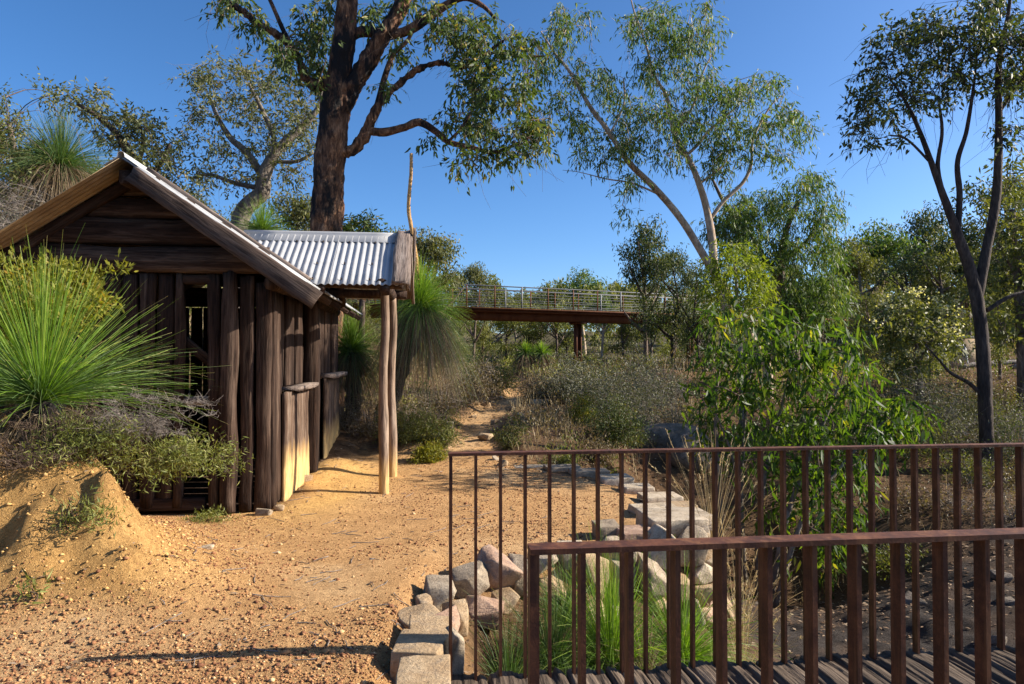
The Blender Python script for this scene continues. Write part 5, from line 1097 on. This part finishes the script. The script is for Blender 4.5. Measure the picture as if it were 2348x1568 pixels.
# ------------------------------------------------------------------ ground cover: gravel, litter, dry grass, heath mass
def cover(name, label, cat, mat, Vb, Fb, pts, sc, rot, tone, jit=None):
    n = len(pts); m = len(Vb); v = np.broadcast_to(Vb, (n, m, 3)) * sc[:, None, :]
    if jit is not None: v = v * (1 + jit * rng.normal(size=(n, m, 1)))
    c, s = np.cos(rot)[:, None], np.sin(rot)[:, None]
    v = np.stack([v[..., 0] * c - v[..., 1] * s, v[..., 0] * s + v[..., 1] * c, v[..., 2]], -1) + pts[:, None]
    F = (np.asarray(Fb)[None] + (np.arange(n) * m)[:, None, None]).reshape(-1, len(Fb[0]))
    o = link(name, mesh(name, v.reshape(-1, 3), [F], M[mat], attr=np.repeat(tone, m))); return tag(o, label, cat, kind='stuff')
OCT = A([(1, 0, 0), (0, 1, 0), (-1, 0, 0), (0, -1, 0), (0, 0, 1), (0, 0, -.6)], float); OF = [(0, 1, 4), (1, 2, 4), (2, 3, 4), (3, 0, 4), (1, 0, 5), (2, 1, 5), (3, 2, 5), (0, 3, 5)]
n = 140000; r = np.random.default_rng(7); d = 3.0 + 7.2 * r.random(n) ** 1.25; u = r.random(n) * 2.9 - 1.55; x = d * u * .62; 
sp = sdpoly(PATH, x, d); dn = fbm2(x, d, 1.1, 4, 4.4) * 1.1 + .15; hut_d = np.exp(-np.maximum(0, np.hypot((x + 2.25) / .75, (d - 8.2) / 1.9) - .5) * 2.0)
front = ss((3.95 - d) / .5) * (x < 0)
keep = ((sp < .12) & (r.random(n) < np.clip(.40 + dn * 1.25 - .6 * hut_d - .30 * np.exp(-((x + 1.3 - .1 * (d - 4)) / .45) ** 2), .05, 1))) | ((r.random(n) < front * .8) & (sdpoly(GULLY, x, d) > .05)); keep &= ~((sdpoly([(-2.5, 7), (-2.5, 7.2), (-3.1, 11.6), (-6, 11.6), (-5.4, 6.7)], x, d) < 0)); keep &= sdpoly(GULLY, x, d) > .02
x, d = x[keep], d[keep]; n = len(x); z = ground(x, d); sz = np.clip(.0046 * np.exp(r.normal(0, .5, n)), .0025, .02)
cover('gravel', 'reddish brown gravel strewn over the sandy path', 'gravel', 'pebble', OCT, OF, np.stack([x, d, z + sz * .25], 1), np.stack([sz * (.8 + .6 * r.random(n)), sz * (.8 + .5 * r.random(n)), sz * .75], 1), r.random(n) * 6.28, np.clip(r.normal(.45, .25, n), 0, 1), .18)
# crumbled clay clods on the bank
n = 12000; d = 3.5 + 3.2 * r.random(n); x = -2.0 - 2.6 * r.random(n); sm = sdpoly(MOUND, x, d); keep = (sm < .45) & (r.random(n) < np.exp(-np.abs(sm + .15) / .5)); x, d = x[keep], d[keep]; n = len(x); sz = np.clip(.0045 * np.exp(r.normal(0, .6, n)), .002, .02)
cover('clay_clods', 'crumbled yellow clay clods lying on the eroded bank', 'clods', 'clod', OCT, OF, np.stack([x, d, ground(x, d) + sz * .2], 1), np.stack([sz * (.8 + .6 * r.random(n)), sz * (.8 + .5 * r.random(n)), sz * .8], 1), r.random(n) * 6.28, np.clip(r.normal(.5, .25, n), 0, 1), .2)
QUAD = A([(-.5, 0, 0), (0, -.17, .10), (.5, 0, .02), (0, .17, .05)]); n = 40000; d = 3.2 + 20 * r.random(n) ** 1.45; x = d * (r.random(n) * 2 - 1) * .85
sp = sdpoly(PATH, x, d); sg = sdpoly(GULLY, x, d); pr = np.where(sp < 0, np.where(d > 9.3, .5, .03), .75); pr = np.where((sg < -.2), .8, pr); pr = np.where((x < -1.9) & (d < 7), .10, pr); pr = np.where((x > 2.3) & (d < 7) & (sg < 0), .5, pr)
keep = (r.random(n) < pr) & ~(sdpoly([(-2.45, 6.8), (-3.0, 11.8), (-6, 11.8), (-5.4, 6.5)], x, d) < 0); keep &= ~((d < 3.45) & (x > -.4)); x, d = x[keep], d[keep]; n = len(x); L = (.035 + .05 * r.random(n)) * np.clip(d / 8, .8, 2)
cover('leaf_litter', 'dry brown fallen leaves littering the ground beside the path and in the gully', 'leaf litter', 'litter', QUAD, [(0, 1, 2, 3)], np.stack([x, d, ground(x, d) + .008], 1), np.stack([L, L, L * .8], 1), r.random(n) * 6.28, r.random(n))
# dry grass and low heath blades
n = 26000; d = 6 + 24 * r.random(n) ** 1.3; x = d * (r.random(n) * 2 - 1) * .85; sp = sdpoly(PATH, x, d); cl = fbm2(x, d, .8, 3, 8.8)
keep = (sp > .15) & (cl > -.05) & ~((x > 2.2) & (d < 9)) & ~((x > 4.5) & (r.random(n) < .7)) & ~(sdpoly([(-2.45, 6.6), (-2.9, 11.8), (-6, 11.8), (-5.4, 6.3)], x, d) < .1) & ~((d < 9.6) & (x > -1.9) & (x < 1.9)); x, d = x[keep], d[keep]; n = len(x); b = np.stack([x, d, ground(x, d) - .01], 1)
dr = r.normal(0, .35, (n, 3)); dr[:, 2] = 1; dr = unit(dr); L = (.10 + .22 * r.random(n)) * np.clip(d / 10, .8, 2); t_ = np.linspace(0, 1, 3)[None, :, None]
p = b[:, None] + dr[:, None] * t_ * L[:, None, None] + r.normal(0, .05, (n, 1, 3)) * t_ ** 2; V, Q = ribbons(p, (.0035 * np.clip(d / 8, .8, 3))[:, None] * A([[1, .8, .3]]), unit(np.cross(dr, rand_dirs(n, r)))[:, None])
o = link('dry_grass', mesh('dry_grass', V, [Q], M['grass_dry'], attr=np.repeat(r.random(n), 6))); tag(o, 'dry straw grass scattered over the slopes beside the path and creek', 'grass', kind='stuff')
# low heath scrub: small leaf clumps over the slopes
n = 5200; d = 10.5 + 45 * r.random(n) ** 1.2; x = d * (r.random(n) * 2 - 1) * .9; sp = sdpoly(PATH, x, d); cl = fbm2(x, d, .45, 3, 1.8)
keep = (sp > .35 + .02 * d) & (cl > -.12) & ~((x > 2.2) & (d < 12)) & ~(sdpoly([(-2.45, 6.6), (-2.9, 12.2), (-6, 12.2), (-5.4, 6.3)], x, d) < .1); x, d = x[keep], d[keep]; n = len(x)
hh = (.22 + .45 * r.random(n)) * np.clip(d / 18, .7, 1.3); k = 34; c = np.repeat(np.stack([x, d, ground(x, d)], 1), k, 0); q = rand_dirs(n * k, r); q[:, 2] = np.abs(q[:, 2]); q = q * (r.random((n * k, 1)) ** .4) * np.repeat(hh, k)[:, None] * A([.9, .9, 1.0])
dd = q + r.normal(0, .2, q.shape); dd[:, 2] += .25; LL = .045 * np.repeat(np.clip(d / 9, 1, 3.2), k); V, T, Q = leaves(c + q, dd, LL, LL * .35, r, True); tone = np.repeat(np.clip(fbm2(x, d, .3, 2, 5.1) + .5 + r.normal(0, .15, n), 0, 1), k)
half = np.repeat(fbm2(x, d, .22, 2, 3.3) > -.12, k); idx = np.arange(n * k)
for nm, mt, lab, m_ in (('heath_scrub', 'leaf_heath', 'low olive heath scrub covering the slopes beyond the path', half), ('dry_scrub', 'leaf_drybrush', 'low grey-brown dry scrub covering the slopes beyond the path', ~half)):
    v = V.reshape(-1, 4, 3)[m_]; o = link(nm, mesh(nm, v.reshape(-1, 3), [np.arange(len(v) * 4).reshape(-1, 4)], M[mt], attr=np.repeat(tone[m_], 4))); tag(o, lab, 'scrub', kind='stuff')

# fallen twigs on the path and bank
n = 420; d = 3.3 + 11 * r.random(n) ** 1.4; x = d * (r.random(n) * 1.5 - .85) * .6; sg = sdpoly(GULLY, x, d); keep = (sg > .05) & ~(sdpoly([(-2.45, 6.9), (-2.9, 11.8), (-6, 11.8), (-5.4, 6.5)], x, d) < .05); x, d = x[keep], d[keep]; n = len(x); a = r.random(n) * 6.28; L = .05 + .22 * r.random(n) ** 2
t_ = np.linspace(-.5, .5, 4)[None, :]; px_ = x[:, None] + np.cos(a)[:, None] * t_ * L[:, None] + r.normal(0, .008, (n, 4)); py_ = d[:, None] + np.sin(a)[:, None] * t_ * L[:, None] + r.normal(0, .008, (n, 4)); pz_ = ground(px_, py_) + .006
V, Q = tubes_batch(np.stack([px_, py_, pz_], -1), np.tile(np.linspace(.0035, .002, 4), (n, 1)), 4)
o = link('fallen_twigs', mesh('fallen_twigs', V, [Q], M['twig_grey'], True)); tag(o, 'grey twigs fallen on the gravel path and clay bank', 'twigs', kind='stuff')

ORD = ['first', 'second', 'third', 'fourth', 'fifth', 'sixth', 'seventh', 'eighth', 'ninth', 'tenth']
sp_ = sorted([(lambda Yd, f: ((2.6 + (Yd * .74 - 2.6) * f) / Yd, 2.6 + (Yd * .74 - 2.6) * f, Yd))(4.6 + 4.2 * r.random(), r.random()) for _ in range(9)])
for k, (_, xx, Yd) in enumerate(sp_):
    w = .14 + .3 * r.random() ** 2; h = w * (.4 + .3 * r.random())
    o = link('rock', stone_mesh('rock', (w, w * .8, h), 900 + k, M['boulder_dark']), None, (xx, Yd, gz(xx, Yd) + h * .15), (0, 0, r.random() * 6.28)); tag(o, ORD[k] + ' dark rock from the left on the creek bed seen through the right railings', 'rock', 'rocks on the creek bed')
for k, Yd in enumerate(np.linspace(10.3, 19.5, 10)):
    left = k % 2 == 1
    xx = np.interp(Yd, [10, 13, 15.5, 18, 20.5], [-1.3, -1.15, -1.0, -.55, -.1] if left else [-.1, -.42, -.25, .35, .75]) + r.normal(0, .08); w = .14 + .2 * r.random(); h = w * (.5 + .4 * r.random())
    o = link('track_stone', stone_mesh('track_stone', (w, w * .8, h), 950 + k, M['stone_tan' if k % 3 else 'stone_grey']), None, (xx, Yd, gz(xx, Yd) + h * .15), (0, 0, r.random() * 6.28)); tag(o, ORD[k // 2] + ' nearest rough stone along the ' + ('left' if left else 'right') + ' edge of the far eroded track', 'stone', 'stones along the far track')
